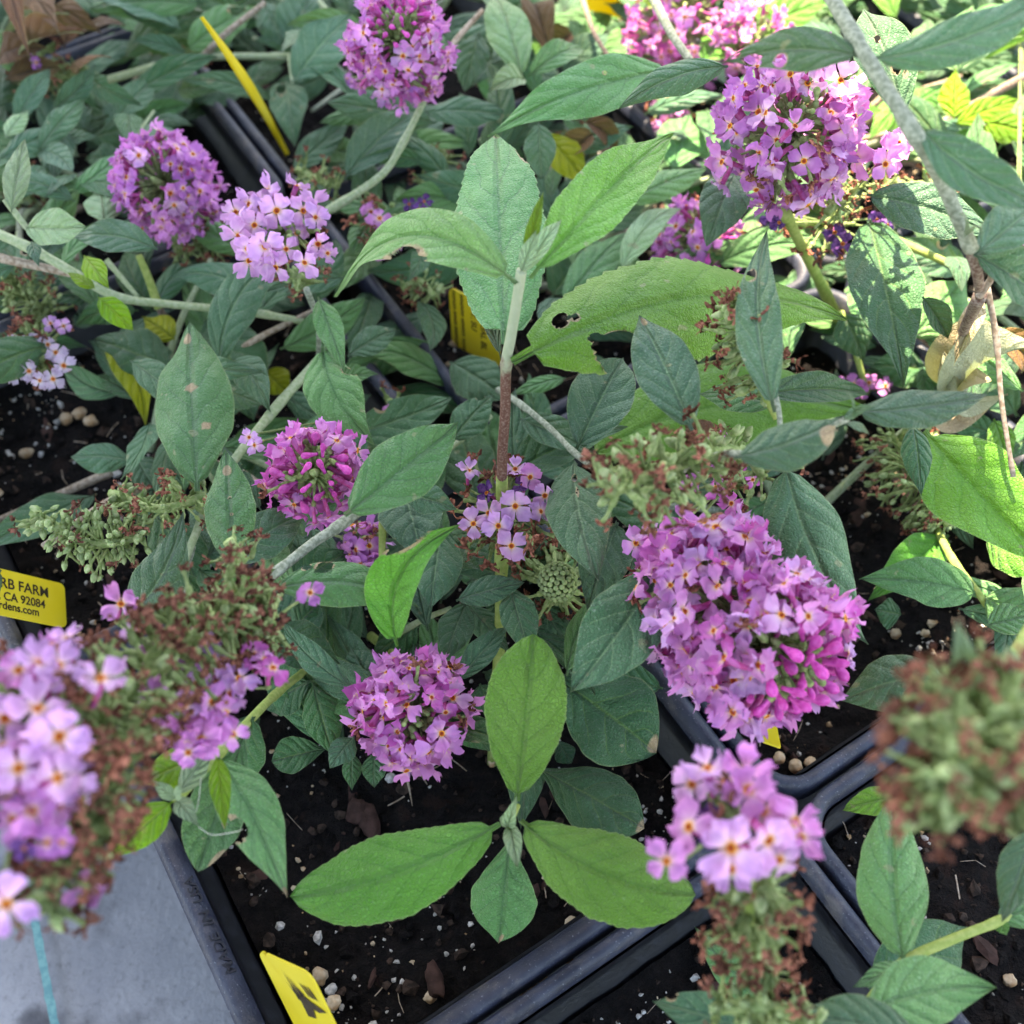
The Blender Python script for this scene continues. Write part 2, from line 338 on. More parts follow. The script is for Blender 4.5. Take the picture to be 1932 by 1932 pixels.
    for k in range(70 if near else 12):                # root and wood fibres
        a, b = rr.uniform(-.95, .95), rr.uniform(-.95, .95); p = c + ex * s_ * a + ey * s_ * b; z = soilz(p.x, p.y); an = rr.random() * 6.28; L = rr.uniform(.002, .009); d_ = V((math.cos(an), math.sin(an), rr.uniform(-.05, .2))) * L
        q0 = V((p.x, p.y, z + .0006)); mb.tube([q0, q0 + d_ * .5 + V((rr.uniform(-1, 1), rr.uniform(-1, 1), .5)) * L * .15, q0 + d_], rr.uniform(.00008, .00025), 4, 4)
    link('soil_granules', mb.mesh('soil_granules', False), [M['perlite'], M['pumice'], M['bark'], M['soil'], M['stem_wood'], M['crumb']], kind='stuff', label='white granules and bark bits scattered on soil of the ' + short, category='granules')
    POTS.append(dict(ij=(i, j), c=c, short=short, soilz=soilz, zs=zs))
def nearest(p):
    return min(POTS, key=lambda P: (P['c'].xy - p.xy).length)

# embossed lettering on the left rim of the front pot
def text_mesh(txt, size, ext=0.0, bold=0.0):
    cu = bpy.data.curves.new('lettering', 'FONT'); cu.body = txt; cu.size = size; cu.extrude = ext; cu.offset = bold; cu.align_x = 'LEFT'
    o = bpy.data.objects.new('tmp', cu); sc.collection.objects.link(o); bpy.context.view_layer.update()
    me = bpy.data.meshes.new_from_object(o); bpy.data.objects.remove(o); return me
def place_text(txt, size, org, ux, uy, mat, parent, ext=.00006, bold=.0, name='lettering'):
    me = text_mesh(txt, size, ext, bold); ux = ux.normalized(); uz = ux.cross(uy).normalized(); uy = uz.cross(ux)
    mt = Matrix((ux, uy, uz)).transposed().to_4x4(); mt.translation = org; me.transform(mt); me.materials.clear()
    return link(name, me, [mat], parent)
pot_a = [o for o in sc.objects if o.name.startswith('nursery_pot')][0]
ey = (G(0, 1) - G(0, 0)).normalized(); ex = (G(1, 0) - G(0, 0)).normalized()
q = NT('embossed_plastic', .5, .5); q.base((.006, .008, .016)); M['emb'] = q.m
cA = G(.5, -.5); s_a = (pt(436, 1836, 0) - cA).dot(ex); org = cA + ex * s_a - ey * .0642 + V((0, 0, -.0019))
nrm = (V((0, 0, 1)) + ey * .6).normalized()
place_text('MADE  IN  USA', .0040, org + V((0, 0, .0003)), -ex, -ey + V((0, 0, .72)), M['emb'], pot_a, .00028, .00008)

# ---------------------------------------------------------------- loose pumice stones seen one by one
STN = [(1078, 1740, 13, 'small round tan stone beside the tallest pumice lump on the front soil'), (1106, 1756, 19, 'tallest pear-shaped pumice lump near the front pot rim'),
 (1062, 1797, 23, 'largest cream pumice stone on the front soil'), (1000, 1852, 17, 'cream stone with rusty side by the diagonal rim'), (1020, 1842, 14, 'pale stone touching the rusty one by the diagonal rim'),
 (985, 1870, 10, 'little tan stone below the rusty one at the rim'), (603, 1842, 17, 'orange brown stone beside the yellow logo tag'), (625, 1868, 12, 'white stone just below the orange brown one by the logo tag'),
 (630, 1892, 15, 'cream lump at the lower edge of the logo tag'), (1195, 1052, 22, 'amber stone beside the broad leaf left of the largest cluster'), (1552, 1606, 12, 'pale speckled stone right of the lilac florets on the dark soil'),
 (812, 1880, 12, 'small tan stone alone at the bottom of the front soil'), (736, 1467, 11, 'white stone just below the round pink ball'), (928, 1438, 10, 'tan stone left of the upright bright leaf'),
 (1690, 1195, 12, 'yellowish stone on the bare soil right of the long blue-green leaf'), (1745, 1195, 9, 'small round cream stone beside the yellowish one at right'), (1500, 1445, 14, 'dark cream stone in the rim corner under the largest cluster'),
 (1470, 1430, 13, 'tan stone at the rim, leftmost in the corner under the largest cluster'), (1530, 1440, 12, 'mottled stone, rightmost in the corner under the largest cluster'), (150, 780, 14, 'cream stone in the heap at the left pot wall'),
 (170, 795, 13, 'rusty cream stone at the lower end of the heap by the left wall'), (125, 790, 12, 'pale stone at the near end of the heap by the left wall'), (50, 855, 13, 'tan stone alone on the soil at the left picture edge'),
 (1350, 1905, 13, 'tan stone at the bottom edge beside the chewed leaf'), (1905, 1850, 13, 'sunlit reddish stone in the lower right pot'), (1725, 1855, 9, 'small white stone above the bottom right leaf')]
for k, (x, y, r, lab) in enumerate(STN):
    p = pt(x, y, -.019); P = nearest(p); z = P['soilz'](p.x, p.y); p = pt(x, y, z + .001); rad = r * pxm(p) * .92
    vs, fs = icolump(rad, k + 3, 3, .34, (1, .85 + .3 * R.random(), .8)); rot = Matrix.Rotation(R.random() * 6.28, 3, 'Z')
    o = link('pumice_stone', mesh('pumice_stone', [rot @ v for v in vs], fs), [M['pumice'] if 'white' not in lab else M['perlite']], label=lab, category='stone', group='loose pumice stones on the soil'); o.location = p
for (x, y, L, W, a, lab) in [(840, 1660, 26, 16, 1.3, 'long brown bark chip under the left serrated leaf'), (820, 1850, 34, 17, 1.3, 'largest reddish bark chip on the front soil'), (695, 1545, 40, 18, 1.2, 'dark bark chip left of the upright bright leaf'), (675, 1530, 20, 24, .3, 'darker bark chip behind the long one at left')]:
    p = pt(x, y, -.0185); vs, fs = icolump(1, L, 3, .4); rot = Matrix.Rotation(-a, 3, 'Z'); s = pxm(p)
    o = link('bark_chip', mesh('bark_chip', [rot @ V((v.x * L * s, v.y * W * s, v.z * .0012)) for v in vs], fs), [M['bark']], label=lab, category='bark chip', group='bark chips on the soil'); o.location = p

# ---------------------------------------------------------------- plants
PL_TXT = {(0, -1): 'butterfly bush in the front pot with the tall central shoot and bright serrated leaves', (1, -1): 'butterfly bush in the bottom pot with few orange-eyed florets above a brown spike',
 (0, 0): 'butterfly bush carrying the largest elongated pink flower cluster', (1, 0): 'butterfly bush at lower right with a blurred brown and green seed head',
 (-1, -1): 'butterfly bush in the left pot with big fading lilac spike over the ground', (-1, 0): 'butterfly bush behind the tall central shoot with sparse purple remnants',
 (-2, -1): 'butterfly bush at upper left with round purple ball and sparse pale pink cluster', (-2, 0): 'butterfly bush at top with dense mauve ball beside the yellow stake',
 (-1, 1): 'butterfly bush at upper right with large orange-eyed cluster and blue-green leaves', (0, 1): 'butterfly bush at the right edge with chewed leaves on a thick grey stem',
 (-2, 1): 'sunlit butterfly bush at the top with glowing pink flowers', (-1, 2): 'sunlit leafy butterfly bush in the top right corner', (-3, 0): 'butterfly bush farthest away in the middle row, grey-green leaves only',
 (-3, -1): 'butterfly bush in the top left corner, mostly dead brown leaves'}
PLANT = {}
for P in POTS:
    e = link('butterfly_bush', None, label=PL_TXT[P['ij']], category='plant', group='butterfly bushes in nursery pots'); e.location = V((P['c'].x, P['c'].y, P['zs'])); PLANT[P['ij']] = e
def owner(p, ij=None): return PLANT[ij if ij else nearest(p)['ij']]

def prof(t, shape):
    p, qx = {'l': (.80, 1.15), 'e': (.95, .95), 'o': (1.45, .80), 's': (1.24, .60), 'r': (.92, .66), 'd': (.62, 1.0)}[shape]
    return max(0.0, math.sin(math.pi * min(1, t) ** p)) ** qx
NLEAF = [0]
def leaf(b, t, wid, mat='blue', bend=.08, roll=0, side=0, shape='l', holes=(), serr=0, curl=.12, ij=None, pet=.06, label=None, twist=0, fold=.18, brown=()):
    """b,t: 3-D base and tip; wid: width in metres; bend: arch height/L (positive rises towards the viewer); side: in-plane bow"""
    NLEAF[0] += 1; sd_ = NLEAF[0] * 1.7
    d = t - b; L = d.length; d.normalize()
    nrm = (V((0, 0, 1)) * .9 + (CAM - (b + t) / 2).normalized() * .9); nrm = (nrm - d * nrm.dot(d)).normalized()
    nrm = Matrix.Rotation(math.radians(roll), 3, d) @ nrm; sx = d.cross(nrm).normalized()
    rl = random.Random(NLEAF[0] * 3 + 1); droop = rl.uniform(0, .32) * (1 if rl.random() < .7 else -.6); twist = twist + rl.uniform(-16, 16); curl = curl + rl.uniform(-.12, .22); fold = fold + rl.uniform(-.06, .22)
    NT_, NU = (130, 40) if holes else (44, 14); vs = []; uv = []; dm = []; hl = [(h[0], h[1], h[2] * .95, h[3]) for h in holes]
    for i in range(NT_ + 1):
        tt = i / NT_; arch = 4 * tt * (1 - tt)
        c = b + d * L * tt + nrm * (bend * L * arch - droop * L * max(0, tt - .55) ** 2) + sx * (side * L * arch)
        # frame follows the arch
        tan = (d + nrm * bend * 4 * (1 - 2 * tt) + sx * side * 4 * (1 - 2 * tt)).normalized()
        nn = (nrm - tan * nrm.dot(tan)).normalized(); ss = tan.cross(nn); tw = math.radians(twist) * (tt - .3)
        nn, ss = nn * math.cos(tw) + ss * math.sin(tw), ss * math.cos(tw) - nn * math.sin(tw)
        hwid = wid / 2 * prof(tt, shape) if tt > pet else 0
        if tt <= pet + .05: hwid = max(hwid, wid * .028 * (1.2))
        if tt < pet: hwid = wid * .035
        for k in range(NU + 1):
            u = 2 * k / NU - 1; ww = hwid
            if abs(u) > .8: ww *= 1 + .05 * noise.noise(V((tt * 9, u, sd_)))
            if serr and abs(u) > .99 and .1 < tt < .97: ww *= 1 + serr * (.5 - ((tt * 24 + (.5 if u > 0 else 0)) % 1.0))
            z = fold * hwid * (abs(u) ** 1.2) - curl * hwid * u * u * 2 + .035 * wid * noise.noise(V((tt * 5, u * 1.6, sd_)))
            z += .085 * wid * abs(u) ** 1.5 * math.sin(tt * 15 + sd_ + (1 if u > 0 else 0)) * .5
            vs.append(c + ss * (u * ww) + nn * z); uv.append((u, tt))
            x = 0.0
            for (ht, hu, rt, ru) in hl:
                rd = math.hypot((tt - ht) / rt, (u - hu) / ru); x = max(x, .66 - (rd - 1.05) * 1.9)
            for (ht, hu, rt, ru) in brown:
                rd = math.hypot((tt - ht) / rt, (u - hu) / ru); x = max(x, 1.7 - rd * .9)
            dm.append(min(1, max(0, x)))
    keep = []
    rem = []
    for (ht, hu, rt, ru) in hl:
        for n_, (u, tt) in enumerate(uv):
            rd = math.hypot((tt - ht) / rt, (u - hu) / ru)
            ang = math.atan2(tt - ht, u - hu); lim = 1 + .55 * noise.noise(V((math.cos(ang) * 1.7, math.sin(ang) * 1.7 + ht * 9, sd_)))
            if lim * .8 < rd < lim * 1.22 and abs(u) < .99:      # snap near vertices onto the rim
                s_ = lim / rd; i, k = divmod(n_, NU + 1)
                ntt, nu = ht + (tt - ht) * s_, hu + (u - hu) * s_
                if 0 <= ntt <= 1 and abs(nu) <= 1:
                    di = (ntt - tt) * NT_; dk = (nu - u) * NU / 2
                    i2 = min(NT_, max(0, i + (1 if di > 0 else -1))); k2 = min(NU, max(0, k + (1 if dk > 0 else -1)))
                    vs[n_] = vs[n_] + (vs[i2 * (NU + 1) + k] - vs[n_]) * min(1, abs(di)) * .8 + (vs[i * (NU + 1) + k2] - vs[n_]) * min(1, abs(dk)) * .8
            if rd < lim * .98: rem.append(n_)
    rem = set(rem)
    fs = []
    for i in range(NT_):
        for k in range(NU):
            a = i * (NU + 1) + k; f = (a, a + 1, a + NU + 2, a + NU + 1)
            if sum(x in rem for x in f) >= 3: continue
            fs.append(f)
    me = mesh('leaf', vs, fs); ul = me.uv_layers.new(name='UVMap')
    idx = [0] * len(me.loops); me.loops.foreach_get('vertex_index', idx)
    ul.data.foreach_set('uv', [c for i in idx for c in uv[i]]); attr(me, 'dmg', dm)
    own = owner(b, ij); o = link('leaf', me, [M[mat]], own)
    if label: o['label'] = label
    return o
def L2(bx, by, bh, tx, ty, th, w, mat='blue', **k):
    b = pt(bx, by, bh); t = pt(tx, ty, th); return leaf(b, t, w * pxm((b + t) / 2) * 1.04, mat, **k)

# every leaf that reads in the photograph: base, height, tip, height, width
LV = [
 # tall central shoot
 (952, 652, .088, 935, 243, .088, 168, 'mid', dict(bend=.03, shape='r', serr=.06, holes=[(.84, 1.02, .05, .16), (.99, .1, .025, .5)], ij=(0, -1), fold=.05, label='broad upright leaf with chewed tip edge')),
 (974, 535, .112, 626, 556, .085, 108, 'young', dict(bend=.12, side=.17, ij=(0, -1), holes=[(.48, -1.0, .13, .55)], fold=.3, curl=.25, label='arched leaf with bite in its lower edge')),
 (1000, 525, .112, 1276, 240, .105, 118, 'bright', dict(bend=.05, ij=(0, -1), serr=.05)),
 (966, 684, .090, 1606, 598, .062, 212, 'bright', dict(bend=.05, side=-.08, ij=(0, -1), serr=.07, shape='l', holes=[(.150, -.42, .021, .20), (.185, -.30, .012, .10), (.25, .66, .060, .36), (.205, .34, .02, .12), (.33, .8, .03, .3)], label='broad bright leaf with holes near its stalk')),
 (988, 512, .114, 1026, 358, .120, 26, 'yg', dict(bend=.05, ij=(0, -1), fold=.8)),
 (990, 515, .114, 1060, 415, .118, 34, 'pale', dict(bend=.15, ij=(0, -1), fold=.6)),
 (982, 515, .116, 1012, 432, .122, 30, 'pale', dict(bend=-.1, ij=(0, -1), fold=.9)),
 (945, 675, .087, 905, 560, .075, 30, 'blue', dict(ij=(0, -1))),
 # low rosette at the front
 (975, 1512, .035, 1006, 1196, .052, 147, 'bright', dict(bend=.06, shape='s', ij=(0, -1), fold=.08, serr=.04, label='upright bright spoon-shaped leaf')),
 (943, 1553, .036, 550, 1692, .032, 150, 'bright', dict(bend=.05, shape='s', serr=.055, ij=(0, -1), side=-.06, fold=.06)),
 (982, 1548, .036, 1314, 1688, .034, 158, 'bright', dict(bend=.05, shape='s', serr=.055, ij=(0, -1), side=.09, fold=.06)),
 (962, 1580, .018, 940, 1782, .006, 122, 'mid', dict(bend=.06, shape='o', ij=(0, -1), fold=.05, brown=[(.97, -.2, .05, .15)])),
 (958, 1565, .040, 976, 1500, .052, 26, 'pale', dict(ij=(0, -1), fold=.5)),
 (962, 1555, .040, 976, 1638, .048, 34, 'pale', dict(ij=(0, -1), fold=.5, shape='e')),
 (948, 1560, .040, 955, 1530, .046, 16, 'pale', dict(ij=(0, -1))),
 (1012, 1448, .0, 1216, 1562, .004, 128, 'dark', dict(shape='o', bend=.06, ij=(0, -1), brown=[(1.0, 0, .04, .9)])),
 (1035, 1268, .015, 1240, 1418, .010, 172, 'dark', dict(shape='o', bend=.05, ij=(0, -1), brown=[(.99, -.3, .06, .5)], label='dark leaf with dry tan tip')),
 (1000, 1400, -.006, 982, 1565, -.004, 70, 'blue', dict(ij=(0, -1))),
 (870, 1352, .004, 925, 1418, .0, 60, 'dark', dict(ij=(0, -1))), (905, 1290, .006, 930, 1352, .004, 60, 'dark', dict(ij=(0, -1))),
 (1050, 1395, -.010, 1078, 1440, -.012, 42, 'dark', dict(ij=(0, -1), shape='o')),
 # middle
 (1242, 1070, .055, 1077, 1306, .050, 142, 'blue', dict(bend=.05, shape='e', side=-.04)),
 (1088, 848, .045, 1178, 668, .050, 116, 'blue', dict(shape='e', bend=.04)),
 (1306, 812, .090, 1205, 592, .094, 112, 'blue', dict(shape='e', bend=.05, holes=[], brown=[(.93, .2, .03, .3)])),
 (1462, 778, .100, 1448, 436, .104, 82, 'blue', dict(bend=.04, side=-.06, holes=[(.70, -.5, .04, .35)])),
 (1638, 415, .052, 1706, 730, .048, 132, 'dark', dict(bend=.05, shape='l', label='large dark leaf with pale midrib')),
 (1612, 778, .098, 1868, 742, .094, 76, 'blue', dict(bend=.04, side=.04, ij=(0, 1))),
 (1385, 862, .100, 1590, 785, .104, 92, 'blue', dict(bend=.05, shape='e', side=.07, brown=[(.8, .5, .06, .4)], holes=[(.93, .6, .05, .45)])),
 (1100, 868, .02, 1655, 775, .022, 180, 'bright', dict(bend=.04, side=-.10)),
 (1425, 745, .05, 1640, 745, .03, 62, 'dark', dict()), (1465, 765, .07, 1315, 740, .06, 60, 'blue', dict()),
 (1590, 790, .10, 1655, 765, .11, 24, 'blue', {}), (1595, 800, .10, 1640, 820, .09, 20, 'blue', {}), (1600, 790, .10, 1600, 735, .115, 20, 'blue', {}),
 (1480, 872, .068, 1637, 1216, .050, 150, 'blue', dict(bend=.06, side=.07, label='long blue-green leaf right of the largest cluster')),
 (1845, 1122, .012, 1622, 1092, .018, 92, 'mid', dict(bend=.06, side=.03)),
 (1856, 1126, .012, 1975, 1190, .012, 95, 'mid', dict()), (1790, 1010, .0, 1640, 1130, -.004, 80, 'bright', dict()),
 (1745, 812, .052, 1990, 1062, .050, 172, 'bright', dict(bend=.05, side=.05, ij=(0, 1))),
 (1722, 800, .06, 1738, 936, .055, 54, 'dark', dict(ij=(0, 1))),
 (1860, 1010, .02, 2000, 1090, .03, 90, 'bright', dict(ij=(0, 1))),
 (1875, 790, .02, 1900, 880, .01, 50, 'bright', dict(ij=(0, 1))),
 (1785, 1275, .055, 1588, 1322, .040, 104, 'blue', dict(bend=.05, side=.05, shape='e')),
 (1700, 1160, .0, 1650, 1150, .0, 60, 'dark', {}),
 (1706, 1818, .035, 1690, 1482, .045, 124, 'mid', dict(bend=.06, side=-.05, shape='l', ij=(1, 0))),
 (1640, 1868, .02, 1824, 1748, .016, 128, 'dark', dict(ij=(1, 0), shape='e')),
 (1705, 1822, .035, 1610, 1862, .04, 40, 'mid', dict(ij=(1, 0))),
 (1630, 1912, .045, 1874, 1866, .040, 120, 'mid', dict(bend=.05, ij=(1, 0), side=-.06)),
 (1420, 1945, .045, 1230, 1888, .04, 80, 'blue', dict(ij=(1, -1), holes=[(.8, .9, .06, .5)])),
 (1740, 1960, .05, 1500, 1912, .05, 110, 'blue', dict(ij=(1, -1), shape='e')),
 (1470, 1905, .0, 1310, 1748, .004, 72, 'mid', dict(ij=(1, -1), side=-.05)),
 (1710, 1500, .03, 1588, 1528, .02, 50, 'bright', dict(ij=(1, 0), bend=.15)),
 (1880, 1735, .03, 1985, 1700, .03, 60, 'mid', dict(ij=(1, 0))), (1884, 1738, .03, 1900, 1765, .03, 26, 'bright', dict(ij=(1, 0))),
 (1955, 1560, .06, 1890, 1740, .05, 80, 'blue', dict(ij=(1, 0))),
 # shoot at the front left
 (466, 1375, .045, 372, 1645, .040, 106, 'mid', dict(ij=(-1, -1), shape='o', bend=.06, brown=[(.88, -.95, .05, .2)])),
 (410, 1428, .050, 541, 1692, .048, 106, 'mid', dict(ij=(-1, -1), side=-.03, holes=[(.50, .75, .10, .36)], brown=[(.98, 0, .03, .8)], label='hanging leaf with torn hole by the front left rim')),
 (478, 1352, .04, 430, 1500, .02, 92, 'dark', dict(ij=(-1, -1))),
 (411, 1428, .055, 427, 1570, .058, 40, 'yg', dict(ij=(-1, -1), fold=.4)),
 (326, 1512, .058, 203, 1622, .055, 70, 'yg', dict(ij=(-1, -1))), (380, 1430, .055, 262, 1478, .055, 76, 'yg', dict(ij=(-1, -1))),
 (332, 1510, .06, 288, 1472, .065, 26, 'pale', dict(ij=(-1, -1))), (335, 1508, .06, 376, 1560, .062, 36, 'pale', dict(ij=(-1, -1), bend=.2)),
 (335, 1500, .06, 405, 1408, .062, 44, 'pale', dict(ij=(-1, -1), bend=.15)), (332, 1508, .062, 345, 1480, .07, 24, 'pale', dict(ij=(-1, -1))),
 # centre left
 (515, 1112, .058, 792, 1146, .052, 88, 'mid', dict(side=-.10, bend=.05, holes=[(.33, -.75, .06, .28), (.22, -.9, .03, .2)])),
 (752, 1218, .045, 866, 992, .070, 96, 'bright', dict(side=-.20, bend=.08, fold=.5, holes=[(.72, -1.0, .13, .6)], label='folded bright leaf with bitten edge')),
 (650, 972, .068, 864, 798, .072, 124, 'mid', dict(bend=.05, side=.02, shape='e')),
 (372, 926, .040, 358, 610, .046, 142, 'mid', dict(bend=.06, shape='e', brown=[(.88, -.15, .03, .2), (.55, 0, .02, .12), (.33, .35, .015, .1)], label='broad upright grey-green leaf at left')),
 (440, 1075, .060, 427, 852, .066, 92, 'mid', dict(bend=.04, shape='e', holes=[(.58, .05, .012, .07), (.44, .08, .012, .07)], brown=[(.82, 0, .035, .25)])),
 (222, 1180, .045, 342, 966, .060, 96, 'blue', dict(side=.12, bend=.05)),
 (415, 1068, .04, 575, 965, .036, 92, 'blue', dict(shape='e')), (560, 975, .03, 470, 1060, .02, 80, 'dark', {}),
 (388, 1152, .065, 520, 1072, .062, 60, 'bright', dict(ij=(-1, -1))),
 (250, 868, .004, 133, 862, .006, 60, 'blue', dict(shape='e', bend=.1)), (255, 858, .004, 292, 925, .002, 60, 'blue', dict(shape='e')),
 (330, 700, .010, 178, 640, .015, 110, 'dark', dict(shape='e')), (400, 590, .008, 478, 790, .0, 132, 'dark', dict(shape='e')),
 (196, 640, .012, 272, 802, .004, 66, 'olive', dict(side=-.12, fold=.5)), (330, 640, .01, 270, 600, .01, 60, 'olive', {}), (500, 700, .0, 545, 745, -.005, 60, 'olive', {}),
 (610, 655, .045, 706, 836, .038, 104, 'mid', dict(side=.10, holes=[(.30, -.9, .07, .35)])), (600, 560, .05, 652, 706, .045, 50, 'mid', {}),
 (655, 672, .02, 748, 620, .02, 54, 'blue', dict(shape='e')), (640, 720, .01, 712, 705, .02, 44, 'mid', {}), (640, 770, .0, 700, 745, .0, 36, 'dark', {}),
 (852, 832, .02, 932, 742, .024, 66, 'blue', dict(holes=[(.8, -.8, .07, .4)])), (848, 682, .008, 955, 752, .006, 92, 'blue', dict(shape='e')),
 (900, 960, .0, 860, 770, .0, 100, 'dark', dict()), (935, 900, -.006, 915, 760, .0, 90, 'mid', dict()), (830, 960, -.012, 905, 850, -.012, 90, 'dark', dict(shape='e')),
 (980, 790, .03, 1130, 860, .028, 62, 'blue', {}), (1000, 860, .01, 1030, 780, .012, 56, 'blue', {}), (1090, 900, .0, 990, 850, .004, 60, 'blue', {}),
 (1085, 870, .045, 1128, 1090, .055, 118, 'blue', dict(shape='e', side=.04, holes=[(.22, .0, .04, .12), (.36, -.05, .05, .05)])),
 (1165, 985, .04, 1108, 1152, .035, 96, 'blue', dict(bend=.05)), (1060, 1230, .0, 1140, 1150, .01, 60, 'dark', {}),
 (765, 932, .050, 862, 960, .05, 60, 'blue', {}), (762, 925, .03, 800, 1062, .03, 118, 'blue', {}), (835, 992, .03, 812, 1150, .03, 94, 'blue', dict(shape='e')),
 (812, 1005, .02, 952, 1082, .03, 78, 'dark', {}), (860, 1133, .028, 988, 1098, .034, 54, 'blue', dict(shape='e')), (880, 1138, .018, 838, 1246, .02, 66, 'blue', dict(shape='e')),
 (883, 1140, .014, 962, 1232, .014, 54, 'blue', {}), (962, 1108, .03, 1000, 1238, .03, 68, 'blue', dict(shape='e')), (1008, 1120, .02, 1088, 1250, .014, 54, 'blue', {}),
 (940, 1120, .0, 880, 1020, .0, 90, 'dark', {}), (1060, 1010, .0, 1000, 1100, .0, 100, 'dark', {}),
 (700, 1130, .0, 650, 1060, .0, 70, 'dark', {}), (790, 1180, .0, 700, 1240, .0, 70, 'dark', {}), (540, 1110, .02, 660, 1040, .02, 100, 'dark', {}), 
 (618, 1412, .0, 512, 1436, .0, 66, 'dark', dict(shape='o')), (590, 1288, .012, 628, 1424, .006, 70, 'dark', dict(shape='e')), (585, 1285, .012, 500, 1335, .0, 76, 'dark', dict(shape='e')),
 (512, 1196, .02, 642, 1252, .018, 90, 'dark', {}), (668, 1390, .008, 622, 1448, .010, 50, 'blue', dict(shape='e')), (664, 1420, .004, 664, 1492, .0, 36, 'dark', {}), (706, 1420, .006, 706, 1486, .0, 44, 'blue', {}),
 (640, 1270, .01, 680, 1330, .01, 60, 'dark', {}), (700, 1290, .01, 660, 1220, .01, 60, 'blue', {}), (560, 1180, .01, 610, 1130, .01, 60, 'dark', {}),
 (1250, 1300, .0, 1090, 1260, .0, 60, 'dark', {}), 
 # left edge and upper left
 (500, 572, .02, 318, 522, .02, 70, 'blue', dict(side=.10)), (298, 470, .045, 138, 448, .045, 66, 'blue', dict(shape='e', side=.05)), (48, 428, .055, 163, 430, .055, 74, 'pale', dict(shape='e', side=.05)),
 (22, 402, .06, 48, 262, .066, 46, 'pale', {}), (158, 482, .05, 206, 544, .05, 42, 'yg', {}), (185, 560, .04, 252, 625, .035, 46, 'yg', dict(shape='e')), (200, 432, .03, 196, 345, .03, 78, 'pale', dict(shape='o')),
 (180, 545, .045, 128, 515, .045, 24, 'yg', {}), (60, 455, .05, 72, 500, .05, 26, 'blue', {}),
 (28, 238, .03, 94, 130, .035, 46, 'blue', dict(shape='e')), (72, 285, .03, 160, 188, .034, 48, 'blue', dict(shape='e')), (0, 300, .03, 122, 245, .03, 54, 'blue', dict(shape='e')), (30, 375, .03, 94, 308, .03, 50, 'blue', {}),
 (10, 260, .035, 55, 205, .035, 34, 'pale', {}), (0, 200, .02, 10, 120, .02, 60, 'blue', {}), (110, 280, .02, 182, 255, .03, 42, 'blue', {}), (165, 245, .015, 120, 185, .02, 50, 'blue', {}), (230, 300, .01, 160, 300, .01, 60, 'blue', {}),
 (352, 132, .0, 305, 252, .0, 78, 'blue', dict(shape='e')), (215, 232, .02, 290, 153, .02, 56, 'blue', dict(shape='e')), (465, 165, .0, 350, 190, .0, 60, 'blue', {}), (240, 160, .0, 280, 250, .0, 60, 'dark', {}),
 (236, 115, .01, 378, 8, .03, 62, 'blue', dict(side=-.08)), (385, 8, .03, 146, 18, .03, 60, 'mid', {}), (350, 95, .02, 490, 10, .03, 74, 'mid', dict(holes=[(.75, -.5, .1, .4)])), (495, 5, .03, 540, 92, .02, 60, 'blue', {}),
 (545, 90, .02, 590, -20, .03, 80, 'blue', {}), (540, 152, .012, 556, 278, .01, 70, 'blue', dict(holes=[(.2, .4, .12, .3)])), (551, 156, .03, 662, 30, .04, 92, 'blue', dict(shape='e')), (545, 110, .01, 485, 115, .01, 26, 'blue', {}),
 (552, 325, .01, 660, 232, .012, 56, 'blue', {}), (650, 338, .03, 792, 208, .034, 76, 'blue', dict(side=-.02, shape='l')), (690, 245, .01, 680, 160, .012, 90, 'mid', dict(shape='e')),
 (800, 212, .035, 965, 218, .036, 58, 'blue', dict(shape='e')), (905, 60, .04, 876, 175, .03, 62, 'dark', dict(shape='e')), (986, 150, .05, 930, -24, .05, 80, 'mid', dict(shape='l')), (996, 145, .05, 1100, 100, .045, 54, 'mid', dict(bend=.2)),
 (990, 150, .05, 922, 172, .05, 46, 'pale', dict(bend=.25, fold=.5)), (1060, 140, .02, 1150, 60, .03, 70, 'blue', {}), (1016, 232, .05, 1021, 340, .04, 58, 'blue', dict(shape='e')), (1030, 255, .03, 1110, 352, .02, 66, 'olive', {}),
 (1270, 132, .075, 922, 243, .074, 112, 'mid', dict(bend=.08, side=.0, holes=[(.38, .35, .012, .07)], label='long grey-green leaf with one pinhole')), (1374, 124, .10, 1166, 202, .095, 66, 'blue', dict(bend=.05, side=.05)),
 (1075, 275, .02, 1195, 240, .03, 60, 'blue', {}), (700, 420, .02, 660, 480, .02, 50, 'mid', {}), (760, 260, .02, 790, 200, .02, 40, 'mid', {}), (770, 290, .01, 830, 190, .01, 70, 'blue', {}),
 (1168, 388, .04, 1334, 318, .04, 56, 'mid', dict(shape='e')), (1390, 322, .06, 1334, 462, .055, 88, 'blue', dict(shape='e', bend=.1)), (1270, 322, .02, 1300, 220, .02, 90, 'mid', dict(shape='e')), (1172, 512, .03, 1292, 385, .03, 52, 'pale', dict(side=-.08)),
 (1060, 575, .02, 1190, 430, .02, 70, 'mid', {}), (1080, 520, .0, 1170, 590, .0, 70, 'dark', {}), (1040, 560, .0, 1120, 470, .0, 90, 'dark', {}),
 # tall shoot at the upper right
 (1625, 108, .148, 1362, 118, .140, 84, 'blue', dict(bend=.04, side=.06, ij=(0, 1), holes=[(.78, -.5, .07, .5), (.55, -.55, .05, .35), (.9, .4, .04, .3)], label='chewed blue-green leaf over the orange-eyed cluster')),
 (1640, 112, .148, 2010, -40, .160, 90, 'blue', dict(bend=.08, side=.12, ij=(0, 1))), (1706, 222, .11, 1628, 14, .115, 104, 'blue', dict(shape='e', ij=(0, 1), holes=[(.62, -.05, .04, .10), (.34, .2, .05, .16), (.27, .5, .03, .1)])),
